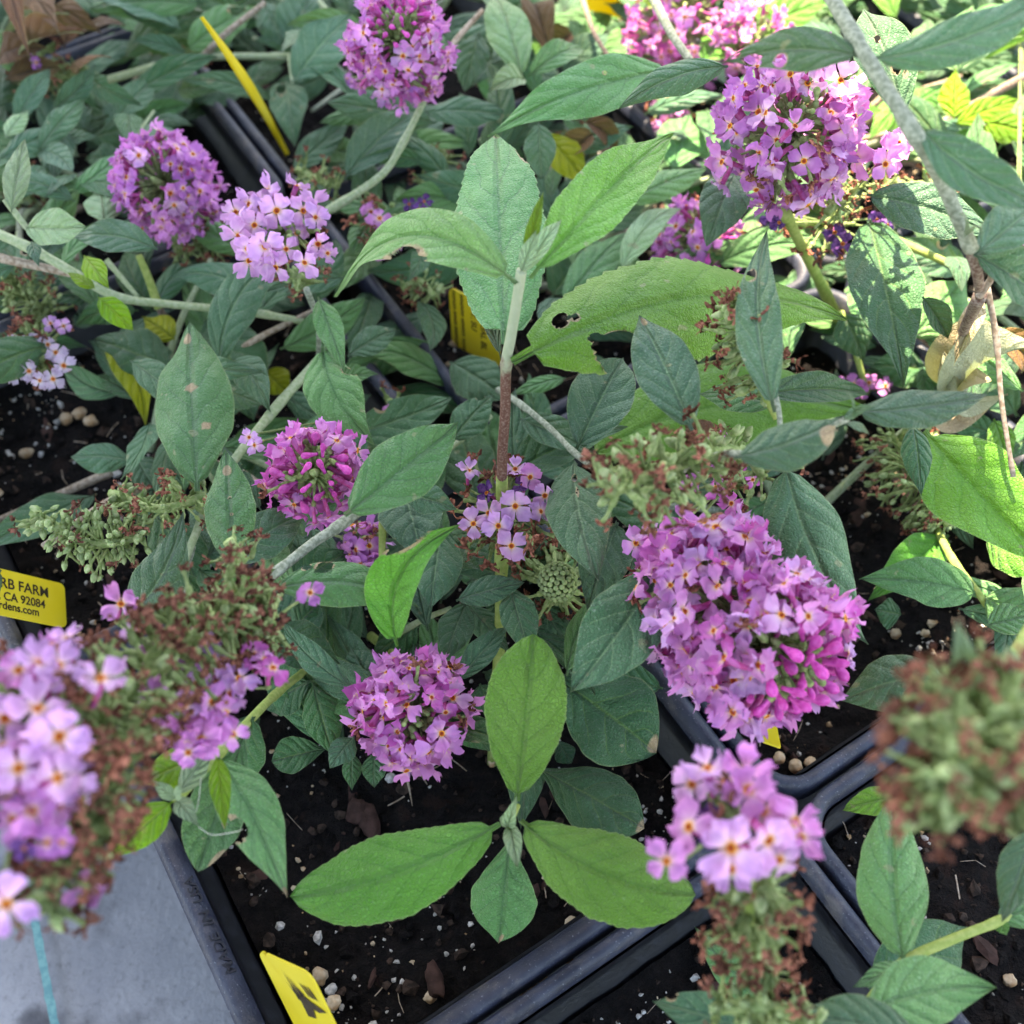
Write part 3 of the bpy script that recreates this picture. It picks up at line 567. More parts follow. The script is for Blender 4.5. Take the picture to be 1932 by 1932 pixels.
 (1732, 238, .143, 1990, 392, .135, 96, 'blue', dict(side=.10, bend=.06, ij=(0, 1))), (1635, 368, .08, 1872, 440, .08, 104, 'blue', dict(shape='e', ij=(0, 1))),
 (1842, 480, .12, 1985, 370, .12, 88, 'blue', dict(ij=(0, 1))), (1838, 478, .115, 1990, 590, .10, 96, 'blue', dict(ij=(0, 1))), (1818, 440, .12, 1812, 400, .13, 22, 'pale', dict(ij=(0, 1))), (1820, 450, .12, 1850, 425, .13, 18, 'pale', dict(ij=(0, 1))),
 (1805, 140, .04, 1836, 8, .05, 92, 'mid', dict(ij=(-1, 1))), (1800, 225, .04, 1802, 132, .045, 56, 'yg', dict(ij=(-1, 1))), (1745, 120, .04, 1750, 40, .04, 60, 'mid', {}), (1700, 215, .03, 1790, 160, .03, 60, 'bright', {}),
 (1800, 235, .03, 1932, 190, .03, 50, 'yg', {}), (1790, 260, .03, 1850, 290, .03, 50, 'bright', {}), (1740, 300, .03, 1820, 330, .03, 60, 'bright', {}), (1720, 180, .02, 1640, 260, .02, 60, 'bright', {}), (1850, 230, .03, 1960, 260, .03, 60, 'yg', {}),
 (1400, 60, .03, 1565, -5, .04, 70, 'bright', dict(side=.06)), (1320, 120, .03, 1400, 40, .03, 60, 'bright', {}), (1255, 20, .03, 1220, -20, .03, 50, 'yg', {}),
 (1720, 640, .02, 1825, 520, .03, 100, 'mid', dict(shape='e')), (1590, 590, .02, 1630, 680, .01, 70, 'dark', {}), (1700, 600, .02, 1600, 560, .01, 90, 'mid', {}), (1740, 560, .06, 1790, 640, .05, 46, 'dark', dict(fold=.7)), (1760, 640, .01, 1850, 700, .01, 90, 'mid', {}),
 (1850, 700, .01, 1860, 600, .01, 80, 'mid', {}), (1750, 700, .0, 1640, 690, .0, 80, 'dark', {}),
 # pale chewed leaves close to the lens, lower right
 (1822, 1345, .125, 1806, 1172, .140, 56, 'pale', dict(ij=(1, 0), shape='e', holes=[(.62, .0, .05, .2), (.35, .3, .05, .15)])), (1880, 1340, .125, 1905, 1230, .13, 46, 'pale', dict(ij=(1, 0))), (1935, 1330, .12, 1895, 1215, .12, 50, 'pale', dict(ij=(1, 0))),
 (1860, 1180, .03, 1950, 1160, .03, 60, 'mid', dict(ij=(0, 1))),
]
for a in LV: L2(*a[:8], **a[8])

# dead and dry leaves
DEAD = [(20, 60, 120, 20, 80), (60, 110, 150, 60, 70), (0, 120, 90, 90, 60), (90, 30, 190, 60, 60), (40, 20, 60, 120, 60), (120, 90, 170, 10, 50), (150, 60, 230, 40, 40), (10, 150, 120, 130, 50), (60, 0, 110, 60, 60), (130, 130, 200, 100, 40)]
for k, (x, y, x2, y2, w_) in enumerate(DEAD): L2(x, y, .02 + .01 * R.random(), x2, y2, .02 + .03 * R.random(), w_, 'dead', bend=.3 * R.random(), fold=1.2 * R.random(), twist=R.uniform(-90, 90), ij=(-3, -1))
for (x, y, x2, y2, w_, ij) in [(1040, 110, 1000, 40, 60, (-2, 0)), (1080, 60, 1040, 110, 50, (-2, 1)), (1120, 250, 1080, 300, 50, (-1, 0)), (1100, 230, 1160, 280, 40, (-1, 1))]: L2(x, y, .03, x2, y2, .02, w_, 'dead', bend=.3, fold=1.0, twist=80, ij=ij)
L2(1775, 640, .045, 1900, 745, .035, 84, 'tan', bend=-.35, fold=1.3, curl=-.6, twist=150, side=.25, ij=(0, 1)); L2(1830, 720, .03, 1960, 650, .05, 74, 'tan', bend=.35, fold=1.2, curl=-.7, twist=-160, ij=(0, 1)); L2(1850, 640, .04, 1935, 700, .03, 60, 'dead', bend=.4, fold=1.3, twist=120, ij=(0, 1))
L2(1850, 560, .06, 1800, 690, .05, 40, 'tan', bend=.2, fold=1., twist=60, ij=(0, 1)); L2(1345, 835, .03, 1290, 800, .03, 60, 'dead', bend=.1, ij=(0, 0))

# ---------------------------------------------------------------- stems
def stem(pts, r, mat, ij=None, r2=None, lift=None):
    P = [pt(*p) for p in pts]; S = spline(P, 7); r2 = (r2 or r * .7) * .70; r = r * .70
    n = len(S); rad = []
    for k in range(n):
        rr = r + (r2 - r) * k / (n - 1)
        if k % 14 in (6, 7, 8) and n > 20: rr *= 1.18
        rad.append(rr)
    mb = MB(); mb.tube(S, rad, 12); return link('stem', mb.mesh('stem'), [M[mat]], owner(P[0], ij))
A_, Bt, C_, D_, E_, F_ = (0, -1), (1, -1), (0, 0), (1, 0), (-1, -1), (-1, 0)
stem([(930, 1440, -.022), (938, 1300, -.002), (944, 1180, .015), (946, 1050, .032), (947, 900, .052)], .0024, 'stem_green', A_, .0022)
def graded_stem():
    pts = [(947, 905, .0515), (948, 850, .060), (953, 780, .072), (955, 688, .087), (963, 640, .095), (973, 580, .104), (984, 510, .114)]; S = spline([pt(*p) for p in pts], 16); n = len(S)
    rad = [(.00132 - .0002 * k / n) * (1 + .22 * math.exp(-((k - 48) / 1.6) ** 2)) for k in range(n)]
    mb = MB(); mb.tube(S, rad, 14); me = mb.mesh('stem'); br = []
    for k in range(n):
        t = k / (n - 1); v_ = 1 if t < .38 else max(0, min(1, 1 - (t - .38) / .26))
        br += [v_] * 14
    attr(me, 'brown', br); link('stem', me, [M['stem_grad']], owner(S[0], A_))
graded_stem()
stem([(975, 1640, -.022), (968, 1600, .01), (964, 1560, .038)], .0016, 'stem_green', A_)
stem([(977, 1520, .036), (968, 1545, .038)], .0009, 'stem_green', A_)
stem([(335, 700, -.022), (318, 620, .0), (300, 580, .012)], .0024, 'stem_brown', (-2, -1)); stem([(300, 582, .012), (282, 530, .02), (262, 482, .028)], .0022, 'stem_green', (-2, -1))
stem([(-40, 425, .045), (60, 470, .045), (140, 515, .040), (220, 560, .030), (330, 575, .02), (480, 590, .016), (640, 620, .012)], .0022, 'stem_pale', E_, .0016)
stem([(-30, 480, .04), (60, 500, .04), (150, 520, .038)], .0022, 'stem_wood', E_); stem([(10, 375, .06), (35, 410, .055), (75, 460, .047)], .0016, 'stem_pale', E_); stem([(200, 490, .03), (260, 560, .02)], .0014, 'stem_pale', E_)
stem([(600, 680, .02), (520, 770, .026), (430, 885, .030), (385, 970, .03), (340, 1080, .03)], .0021, 'stem_pale', E_)
stem([(360, 1030, .028), (345, 1130, .024), (420, 1300, .0)], .002, 'stem_grey', E_)
stem([(730, 925, .05), (640, 992, .055), (590, 1025, .056), (520, 1080, .058), (440, 1140, .062), (380, 1200, .075)], .0020, 'stem_grey', E_)
stem([(925, 785, .012), (870, 830, .014), (830, 860, .014)], .0015, 'stem_pale', F_)
stem([(940, 735, .02), (985, 765, .03), (1040, 810, .034), (1085, 855, .038), (1150, 905, .05), (1230, 940, .07)], .0014, 'stem_grey', C_)
stem([(200, 152, .01), (300, 125, .02), (400, 108, .02), (545, 106, .02)], .0024, 'stem_pale', (-2, 0)); stem([(385, 105, .02), (430, 60, .03), (500, 5, .035)], .002, 'stem_wood', (-3, 0)); stem([(590, -10, .02), (650, 60, .02)], .002, 'stem_pale', (-3, 0)); stem([(546, 106, .02), (552, 156, .02)], .0015, 'stem_pale', (-2, 0))
stem([(560, 430, .02), (640, 385, .03), (720, 330, .035), (760, 270, .04), (800, 190, .05)], .0021, 'stem_pale', (-2, 0)); stem([(800, 190, .05), (850, 90, .05), (910, 20, .05)], .0018, 'stem_wood', (-2, 0))
stem([(1600, 640, -.02), (1555, 548, .01), (1520, 480, .035), (1480, 400, .06)], .0026, 'stem_green', (-1, 1), .0022)
stem([(1660, 440, .03), (1740, 475, .03), (1830, 515, .03)], .0022, 'stem_green', (0, 1)); stem([(1585, 590, .02), (1610, 650, .01), (1630, 720, .0)], .002, 'stem_green', (0, 1))
stem([(1560, -20, .150), (1612, 70, .149), (1640, 115, .148), (1720, 245, .143), (1780, 350, .130), (1832, 470, .115)], .0021, 'stem_grey', (0, 1), .002)
stem([(1830, 462, .116), (1845, 520, .105), (1848, 560, .09)], .002, 'stem_brown', (0, 1)); stem([(1848, 560, .09), (1820, 620, .06), (1790, 700, .02)], .0024, 'stem_brown', (0, 1)); stem([(1862, 540, .09), (1880, 640, .08), (1890, 760, .07), (1912, 900, .06)], .0011, 'stem_wood', (0, 1)); stem([(1846, 560, .095), (1870, 525, .10), (1866, 505, .11)], .0013, 'stem_wood', (0, 1))
stem([(1768, 1000, .0), (1800, 1060, .006), (1850, 1125, .012), (1880, 1180, -.005)], .0017, 'stem_green', (0, 1))
stem([(1610, 1930, .02), (1700, 1822, .032), (1790, 1775, .032), (1884, 1738, .03), (1960, 1700, .03)], .0018, 'stem_green', D_)
stem([(580, 1262, .01), (520, 1310, .02), (478, 1352, .036), (410, 1425, .048), (332, 1508, .058)], .0015, 'stem_green', A_, .0016)
stem([(722, 985, .03), (720, 1090, .02)], .0016, 'stem_green', E_); stem([(750, 1196, .0), (800, 1168, .01), (850, 1148, .016)], .0014, 'stem_pale', A_); stem([(700, 1200, -.01), (760, 1250, .005), (790, 1290, .015)], .002, 'stem_green', A_)
stem([(210, 890, -.01), (130, 925, -.012), (-10, 985, -.015)], .0022, 'stem_wood', E_)
stem([(1225, -20, .07), (1265, 60, .072), (1305, 118, .072)], .0024, 'stem_grey', (-2, 1)); stem([(1960, 130, .03), (1850, 190, .03), (1720, 265, .03)], .0024, 'stem_brown', (-1, 1)); stem([(1100, 0, .03), (1120, 60, .04), (1150, 110, .04)], .0015, 'stem_brown', (-2, 1))
stem([(1240, 895, .075), (1300, 880, .085), (1360, 858, .095), (1440, 850, .1), (1600, 790, .1)], .0014, 'stem_grey', (0, 0)); stem([(1408, 640, .09), (1430, 720, .09), (1465, 790, .085)], .0013, 'stem_green', (0, 0)); stem([(1450, 700, .09), (1470, 780, .09), (1470, 850, .09)], .001, 'stem_grey', (0, 0))
stem([(1410, 1640, .09), (1420, 1740, .075), (1440, 1850, .06), (1440, 1960, .05)], .0016, 'stem_green', Bt)
stem([(1790, 1500, .12), (1830, 1400, .115), (1900, 1260, .10), (1960, 1150, .08)], .002, 'stem_green', D_)
stem([(578, 545, .045), (600, 610, .03), (600, 700, .01)], .0014, 'stem_grey', (-2, -1)); stem([(220, 345, .01), (250, 270, .02), (290, 210, .02)], .0012, 'stem_pale', (-2, -1))
stem([(780, 1360, .02), (770, 1400, .0), (760, 1440, -.02)], .002, 'stem_wood', A_)
for (p, q_) in (((752, 1430, .0), (778, 1520, -.016)), ((765, 1430, .0), (806, 1480, -.016))): stem([p, ((p[0] + q_[0]) / 2 + 4, (p[1] + q_[1]) / 2, -.006), q_], .0008, 'stem_wood', A_, .0002)

# ---------------------------------------------------------------- random under-storey leaves of each bush
AVOID = [(825, 520, 960, 700), (700, 690, 820, 800), (540, 1430, 1330, 1960), (-50, 700, 180, 1010), (1640, 1130, 1800, 1290), (1560, 1350, 1960, 1960), (370, 190, 560, 320), (1490, 870, 1790, 1080), (-50, 1100, 330, 1960), (330, 1480, 560, 1960), (1220, 1290, 1960, 1960), (0, 0, 160, 130), (1180, 1180, 1380, 1960), (360, 280, 540, 460), (700, 100, 860, 190)]
def okfill(x, y): return not any(a < x < c and b < y < d for a, b, c, d in AVOID)
for P in POTS:
    i, j = P['ij']; rr = random.Random(i * 31 + j * 7 + 5)
    cnt = {(0, -1): 62, (-1, -1): 80, (-1, 0): 92, (0, 0): 30, (1, 0): 8, (1, -1): 4}.get((i, j), 78)
    made = 0
    for att in range(400):
        if made >= cnt: break
        a = rr.random() * 6.283; rad = .085 * rr.random() ** .7; b = P['c'] + V((math.cos(a) * rad, math.sin(a) * rad, rr.uniform(-.012, .022 if (i, j) in ((0, -1), (0, 0)) else .03)))
        if rr.random() < .25: b.z = rr.uniform(-.016, .0)
        a2 = a + rr.uniform(-1.5, 1.5); Ln = rr.uniform(.018, .040); t = b + V((math.cos(a2), math.sin(a2), rr.uniform(-.15, .45))) * Ln
        x, y = proj(b); x2, y2 = proj(t)
        if not (-80 < x < 2010 and -80 < y < 2010) or not okfill(x, y) or not okfill(x2, y2): continue
        t.z = max(t.z, -.014)
        sunny = (i, j) in ((-2, 1), (-1, 1)) and rr.random() < .4
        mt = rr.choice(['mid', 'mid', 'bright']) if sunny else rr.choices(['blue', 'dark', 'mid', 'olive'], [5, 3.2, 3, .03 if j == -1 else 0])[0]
        leaf(b, t, Ln * rr.uniform(.26, .4), mt, bend=rr.uniform(-.02, .16), roll=rr.uniform(-30, 30), side=rr.uniform(-.1, .1), shape=rr.choice('leel'), ij=(i, j), twist=rr.uniform(-30, 30),
             holes=[(rr.uniform(.3, .8), rr.choice((-1, 1)), .06, .4)] if rr.random() < .15 else ())
        made += 1
    for k in range(0 if (i, j) == (0, -1) else 9 if j < 1 and i > -2 else 11):     # low thin stems of the same bush
        a = rr.random() * 6.283; p0 = V((P['c'].x, P['c'].y, P['zs'])) + V((rr.uniform(-.015, .015), rr.uniform(-.015, .015), 0)); p2 = p0 + V((math.cos(a) * .06, math.sin(a) * .06, rr.uniform(.02, .04)))
        x, y = proj(p2)
        if not okfill(x, y) or not okfill(*proj((p0 + p2) / 2)): continue
        mb = MB(); mb.tube(spline([p0, p0.lerp(p2, .5) + V((0, 0, .008)), p2], 8), [.0016 - .0008 * q_ / 16 for q_ in range(17)], 8)
        link('stem', mb.mesh('stem'), [M[rr.choice(['stem_pale', 'stem_grey', 'stem_wood'])]], PLANT[(i, j)])

# ---------------------------------------------------------------- florets
def petal_set(mb, rad, sd, open_=1.0, size=.0046, pid=1, lobes=4, attrs=None):
    for k in range(lobes):
        a0 = k * 2 * math.pi / lobes + sd.uniform(-.22, .22); Lr = size * sd.uniform(.85, 1.1); W = size * sd.uniform(.42, .55); tilt = sd.uniform(-.7, .5) + (1 - open_) * 1.2; cup = sd.uniform(-.6, .7); nseed = sd.random() * 50
        nr, nw = 7, 6; vs = []; r0 = .0007
        for i in range(nr + 1):
            t = i / nr; wd = W * (.30 + .70 * math.sin(min(1, t * 1.12) * math.pi * .56) ** 1.3) * (1 if t < .75 else 1 - (t - .75) * 1.9)
            for q_ in range(nw + 1):
                u = 2 * q_ / nw - 1; ex_ = Lr * t * (1 - .16 * u * u) + (Lr * .30 * noise.noise(V((u * 4, nseed, 1))) * t * t - Lr * .14 * max(0, 1 - abs(u) * 3) * t ** 4)
                rr_ = r0 + ex_; ri = math.cos(tilt * t) * rr_; z = math.sin(tilt * t) * rr_ + cup * W * u * u * .8 + .0022 * t * noise.noise(V((u * 1.6, t * 2.2, nseed)))
                x, y = ri, u * wd; vs.append(V((x * math.cos(a0) - y * math.sin(a0), x * math.sin(a0) + y * math.cos(a0), z + .00015 * (k % 2))))
                attrs.append(t)
        mb.add(vs, [(i * (nw + 1) + q_, (i + 1) * (nw + 1) + q_, (i + 1) * (nw + 1) + q_ + 1, i * (nw + 1) + q_ + 1) for i in range(nr) for q_ in range(nw)], pid)
def make_floret(seed, open_=1.0, tube=.0085, size=.0046):
    sd = random.Random(seed); mb = MB(); at = []
    c1 = V((sd.uniform(-.0006, .0006), sd.uniform(-.0006, .0006), -tube * .5))
    n0 = len(mb.v); mb.tube(spline([V((0, 0, -tube)), c1, V((0, 0, -.0001))], 4), [.0006, .0006, .0006, .00065, .0007, .00075, .0008, .0009, .00105], 8, 0, False); at += [1.0] * (len(mb.v) - n0)
    n0 = len(mb.v); rg = lambda q_, z: [V((math.cos(a * .524) * q_, math.sin(a * .524) * q_, z)) for a in range(12)]; mb.add(rg(.00088, .00005) + rg(.00074, .00024) + rg(.00046, .00014) + [V((0, 0, -.0007))], [(k * 12 + a, k * 12 + (a + 1) % 12, k * 12 + 12 + (a + 1) % 12, k * 12 + 12 + a) for k in (0, 1) for a in range(12)] + [(24 + a, 24 + (a + 1) % 12, 36) for a in range(12)], 2); at += [.1] * 12 + [.1] * 12 + [0.0] * 13
    petal_set(mb, 0, sd, open_, size, 1, 4, at)
    # calyx at the foot
    n0 = len(mb.v); mb.tube([V((0, 0, -tube - .0008)), V((0, 0, -tube)), V((0, 0, -tube + .0016))], [.0004, .0009, .0008], 8, 3, False); at += [1.0] * (len(mb.v) - n0)
    me = mb.mesh('floret'); attr(me, 'rad', at); return me
def petal_variant(me, p):
    m2 = me.copy()
    for x in ('tube', p, 'throat', 'calyx'): m2.materials.append(M[x])
    return m2
FL = {}
base_f = [make_floret(s, 1.0 if s % 3 else .8) for s in range(7)] + [make_floret(20, .6), make_floret(21, .35), make_floret(22, .75)]
for p in ('p_pink', 'p_lilac', 'p_purple', 'p_deep', 'p_pale', 'wither_p'): FL[p] = [petal_variant(m_, p) for m_ in base_f]
def make_bud(seed, mat, r=.0010, L=.0030):
    mb = MB(); mb.tube([V((0, 0, z * L)) for z in (-1.6, -.6, 0, .3, .6, .85, 1)], [.00045, .0005, r * .75, r, r, r * .7, r * .15], 9, 0)
    mb.tube([V((0, 0, -1.9 * L)), V((0, 0, -1.6 * L)), V((0, 0, -.9 * L))], [.0003, .0008, .00075], 8, 1, False)
    me = mb.mesh('bud'); me.materials.append(M[mat]); me.materials.append(M['calyx']); return me
BUD = [make_bud(0, 'bud'), make_bud(1, 'bud', .0013, .0034), make_bud(2, 'bud', .0008, .0024)]; BEAD = make_bud(3, 'capsule', .00075, .0008); GBUD = [make_bud(0, 'calyx', .0009, .0018), make_bud(0, 'calyx', .0007, .0015)]
def make_wither(seed):
    sd = random.Random(seed); mb = MB(); L = sd.uniform(.003, .0055)
    b = V((sd.uniform(-.0012, .0012), sd.uniform(-.0012, .0012), L))
    mb.tube(spline([V((0, 0, -.002)), V((b.x * .2, b.y * .2, L * .5)), b], 4), [.0005, .0006, .0006, .0005, .00045, .00045, .0005, .0006, .0007], 7, 1)
    for k in range(5):
        a = sd.random() * 6.28; p = b.copy(); pts = [p.copy()]; dr = V((math.cos(a), math.sin(a), sd.uniform(-.2, .6)))
        for s in range(4): p = p + dr * .00085; dr = (dr + V((sd.uniform(-1, 1), sd.uniform(-1, 1), sd.uniform(-.6, .9)))).normalized(); pts.append(p.copy())
        w0 = [sd.uniform(.0004, .0009) for _ in pts]; vs = []
        sidev = dr.orthogonal().normalized()
        for q_, (pp, ww) in enumerate(zip(pts, w0)): 
            sv = (sidev + V((sd.uniform(-.6, .6),) * 3)).normalized(); vs += [pp - sv * ww, pp + V((0, 0, .0003)), pp + sv * ww]
        mb.add(vs, [(3 * q_ + e_, 3 * q_ + 3 + e_, 3 * q_ + 4 + e_, 3 * q_ + 1 + e_) for q_ in range(4) for e_ in (0, 1)], 0)
    mb.tube([V((0, 0, -.003)), V((0, 0, -.002)), V((0, 0, .0006))], [.0004, .0010, .0009], 8, 1, False)
    me = mb.mesh('withered_floret', False); me.materials.append(M['wither']); me.materials.append(M['calyx']); return me
WI = [make_wither(s) for s in range(8)]
def make_capsule(seed):
    sd = random.Random(seed); mb = MB()
    for k in range(2 if seed % 2 else 1):
        b = V((sd.uniform(-.001, .001), sd.uniform(-.001, .001), -.0015)); t = b + V((sd.uniform(-.0012, .0012), sd.uniform(-.0012, .0012), .0042))
        mb.tube([b.lerp(t, x) for x in (0, .15, .4, .65, .85, 1)], [.0003, .0009, .0012, .0010, .0006, .0001], 9, 0)
        for a in range(4):
            an = a * 1.57 + .3; sdv = V((math.cos(an), math.sin(an), 0)); mb.add([b + sdv * .0008, b + sdv * .0009 + V((-sdv.y, sdv.x, 0)) * .0006, b + sdv * .0013 + V((0, 0, .0022)), b + sdv * .0009 - V((-sdv.y, sdv.x, 0)) * .0006], [(0, 1, 2), (0, 2, 3)], 1)
    me = mb.mesh('seed_capsule'); me.materials.append(M['capsule']); me.materials.append(M['calyx']); return me
CA = [make_capsule(s) for s in range(6)]

ITEMS = {}      # (ij) -> list of (cluster_obj, name, mesh, matrix)
def orient(p, out, spin, s):
    q_ = out.to_track_quat('Z', 'Y').to_matrix().to_4x4(); mt = Matrix.Translation(p) @ q_ @ Matrix.Rotation(spin, 4, 'Z') @ Matrix.Scale(s, 4); return mt
def pick(rr, pal): k = rr.choices([x[0] for x in pal], [x[1] for x in pal])[0]; return k
class Cluster:
    def __init__(s, ij, label=None, name='flower_cluster'):
        s.ij = ij; s.mb = MB(); s.it = []; s.label = label; s.name = name
    def stalk(s, a, b, r=.0006, mi=0): s.mb.tube([a, a.lerp(b, .5) + V((0, 0, .0004)), b], [r, r * .8, r * .6], 6, mi)
    def put(s, name, me, p, out, spin, sc_, frm=None, tl=0):
        s.it.append((name, me, orient(p, out, spin, sc_)))
        if frm is not None: s.stalk(frm, p - out * tl * sc_, .00045)
    def done(s):
        me = s.mb.mesh(s.name); o = link(s.name, me, [M['calyx'], M['stem_green']], PLANT[s.ij])
        if s.label: o['label'] = s.label
        for (n_, me_, mt) in s.it: ITEMS.setdefault(s.ij, []).append((o, n_, me_, mt))
def ball(cx, cy, h, rpx, axis, L, n, pal, ij, budfrac=.22, sz=1.0, label=None, seed=1, wither=.05, buds='bud', back=0.0, tubes=True):
    """panicle: axis unit vector towards its tip (world), L half length beyond the ball radius"""
    rr = random.Random(seed); c = pt(cx, cy, h); Rr = rpx * pxm(c); ax = axis.normalized(); cl = Cluster(ij, label)
    tipp = c + ax * (L + Rr * .75); cl.mb.tube([c - ax * (L + Rr * .9), c, tipp], [.0016, .0014, .0008], 8)
    e1 = ax.orthogonal().normalized(); e2 = ax.cross(e1); ga = 2.39996
    for k in range(n):
        u = (k + .5) / n; zt = -1 + 2 * u                       # -1 back .. 1 tip
        z = zt * (L + Rr); zc = max(-L, min(L, z)); dz = (z - zc) / Rr; rad = math.sqrt(max(0, 1 - dz * dz)); an = k * ga + rr.uniform(-.25, .25)
        out = (e1 * math.cos(an) * rad + e2 * math.sin(an) * rad + ax * dz); core = c + ax * zc
        tip = zt > 1 - 2 * budfrac
        o2 = (out + V((rr.uniform(-.6, .6), rr.uniform(-.6, .6), rr.uniform(-.6, .6)))).normalized()
        if tip:
            if dz > .93 and rr.random() < .3: cl.put('bud', rr.choice(GBUD), core + out * Rr * .72, o2, 0, sz, core, .004); continue
            if buds: cl.put('bud', rr.choice(BUD if buds == 'bud' else GBUD), core + out * Rr * rr.uniform(.70, .9), o2, 0, sz, core + out * .002, .005)
            continue
        if rr.random() < wither: cl.put('withered_floret', rr.choice(WI), core + out * Rr * rr.uniform(.6, .85), o2, rr.random() * 6.28, sz, core, .002); continue
        me = FL[pick(rr, pal)][rr.choice([0, 1, 2, 3, 4, 5, 6] if rr.random() < .62 else [7, 8, 9])]
        cl.put('floret', me, core + out * Rr * rr.uniform(.72, 1.08), o2, rr.random() * 6.28, sz * rr.uniform(.72, 1.12), core + out * .002, .0088)
    # inner green calyces
    for k in range(int(n * .25)):
        out = V((rr.gauss(0, 1), rr.gauss(0, 1), rr.gauss(0, 1))).normalized(); z = rr.uniform(-L, L) if L else 0
        cl.put('bud', rr.choice(GBUD), c + ax * z + out * Rr * rr.uniform(.3, .55), out, 0, sz * 1.2)
    cl.done()
def toward(dx, dy, up=0.0, cam=0.0):
    """direction given in picture axes plus some towards the camera"""
    return (R2 * dx - U2 * dy - Dv * cam + V((0, 0, up))).normalized()
PK = [('p_pink', 7), ('p_lilac', 1), ('p_deep', 1.5)]; PU = [('p_purple', 5), ('p_pink', 3), ('p_lilac', 1)]; MG = [('p_pink', 5), ('p_deep', 3)]
ball(750, 90, .070, 94, toward(.1, -.35, 0, 1), .002, 140, PK + [('p_purple', 3)], (-2, 0), .13, .80, 'dense mauve flower ball at the top', 3)
ball(314, 352, .036, 92, toward(-.02, .1, 0, 1), .001, 135, PU + [('p_pink', 3)], (-2, -1), .07, .84, 'round purple flower ball', 4, buds=None)
ball(782, 1342, .026, 105, toward(.12, .05, 0, 1), .0, 105, PK, A_, .04, .90, 'round pink flower ball over bare soil', 5, buds='green')
ball(1392, 1170, .058, 150, toward(.50, .50, 0, .72), .0105, 250, PK + [('p_lilac', 2)], C_, .14, .98, 'largest elongated pink cluster with magenta buds at its lower end', 6)
ball(1490, 258, .085, 132, toward(-.05, -.1, 0, 1), .003, 105, PU + [('p_lilac', 2)], (-1, 1), .03, 1.06, 'large orange-eyed purple-pink cluster', 7, wither=.12, buds='green')
ball(1290, 35, .030, 105, toward(.2, -.2, 0, 1), .003, 130, PK + [('p_deep', 3)], (-2, 1), .08, .85, 'sunlit glowing pink cluster', 8)
ball(1420, 85, .030, 65, toward(.2, -.2, 0, 1), .002, 60, PK + [('p_deep', 3)], (-2, 1), .05, .80, None, 9)
ball(1318, 458, .015, 78, toward(.5, .4, 0, .6), .003, 80, PU, (-1, 0), .1, .80, 'purple cluster half hidden behind the bright leaf', 10, wither=.2)
ball(596, 892, .050, 88, toward(.08, .02, 0, 1), .0, 62, MG, E_, .26, .86, 'magenta-budded flower cluster', 11)
ball(680, 1025, .02, 42, toward(0, 1, 0, .3), .0, 26, PU, E_, .0, .8, None, 12, wither=.2)
ball(1270, 195, .02, 40, toward(0, 1, 0, .3), .0, 24, PK, (-2, 1), .0, .8, None, 13, wither=.5)

def spots(ij, core, lst, h, dflt, label=None, seed=1, wi=0, wi_r=40, sz=1.0, gcore=10, wi_pal=None, gr=22):
    """sparse cluster: explicit florets (x, y, rel h, size, palette)"""
    rr = random.Random(seed); cl = Cluster(ij, label); c = pt(core[0], core[1], h - .008); s = pxm(c)
    cl.mb.tube([c - V((0, 0, .008)) - toward(0, 0, 0, 1) * .004, c, c + toward(0, 0, 0, 1) * .006], [.0014, .0013, .0006], 8)
    for a in lst:
        x, y = a[:2]; dh = a[2] if len(a) > 2 else 0; k = a[3] if len(a) > 3 else 1; pal = a[4] if len(a) > 4 else dflt
        p = pt(x, y, h + dh); rad = (p - c); out = (rad.normalized() * .55 + (CAM - p).normalized() * .7 + V((rr.uniform(-.5, .5), rr.uniform(-.5, .5), rr.uniform(-.3, .3)))).normalized()
        cl.put('floret', FL[pal][rr.randrange(7) if rr.random() < .8 else rr.randrange(7, 10)], p, out, rr.random() * 6.28, k * sz, c, .0088)
    for k in range(wi):
        an = rr.random() * 6.28; r_ = wi_r * rr.uniform(.35, 1); p = pt(core[0] + math.cos(an) * r_, core[1] + math.sin(an) * r_, h - .006 + rr.uniform(-.004, .004)); out = ((p - c).normalized() + toward(0, 0, 0, .4) * .4).normalized()
        cl.put('withered_floret', rr.choice(WI), p, out, rr.random() * 6.28, 1.0, c, .002)
    for k in range(gcore):
        an = rr.random() * 6.28; p = pt(core[0] + math.cos(an) * gr * rr.random(), core[1] + math.sin(an) * gr * rr.random(), h - .004 + rr.uniform(-.002, .003)); cl.put('bud', rr.choice(GBUD), p, ((p - c) + toward(0, 0, 0, 1) * .004).normalized(), 0, 1.1, c, .003)
    cl.done()
spots((-2, -1), (545, 430), [(505, 360), (560, 350, 0, .9), (470, 385, 0, .95), (522, 398, .003, 1.15), (455, 420, 0, 1), (590, 385, 0, .95), (572, 398), (450, 445), (480, 425, .002), (468, 470), (500, 465, .003, 1.1), (502, 490, 0, 1), (470, 492, -.003), (540, 470, 0, .8, 'p_lilac'), (600, 460, .0, 1), (618, 478, 0, .7), (575, 495, 0, .9), (520, 505, -.002, .95), (595, 410, 0, .8), (498, 380, -.002, .9), (445, 400, -.002, .9), (560, 440, -.004, .8)], .062, 'p_lilac', 'sparse pale pink cluster with open green centre', 21, 8, 60, 1.0, 16)
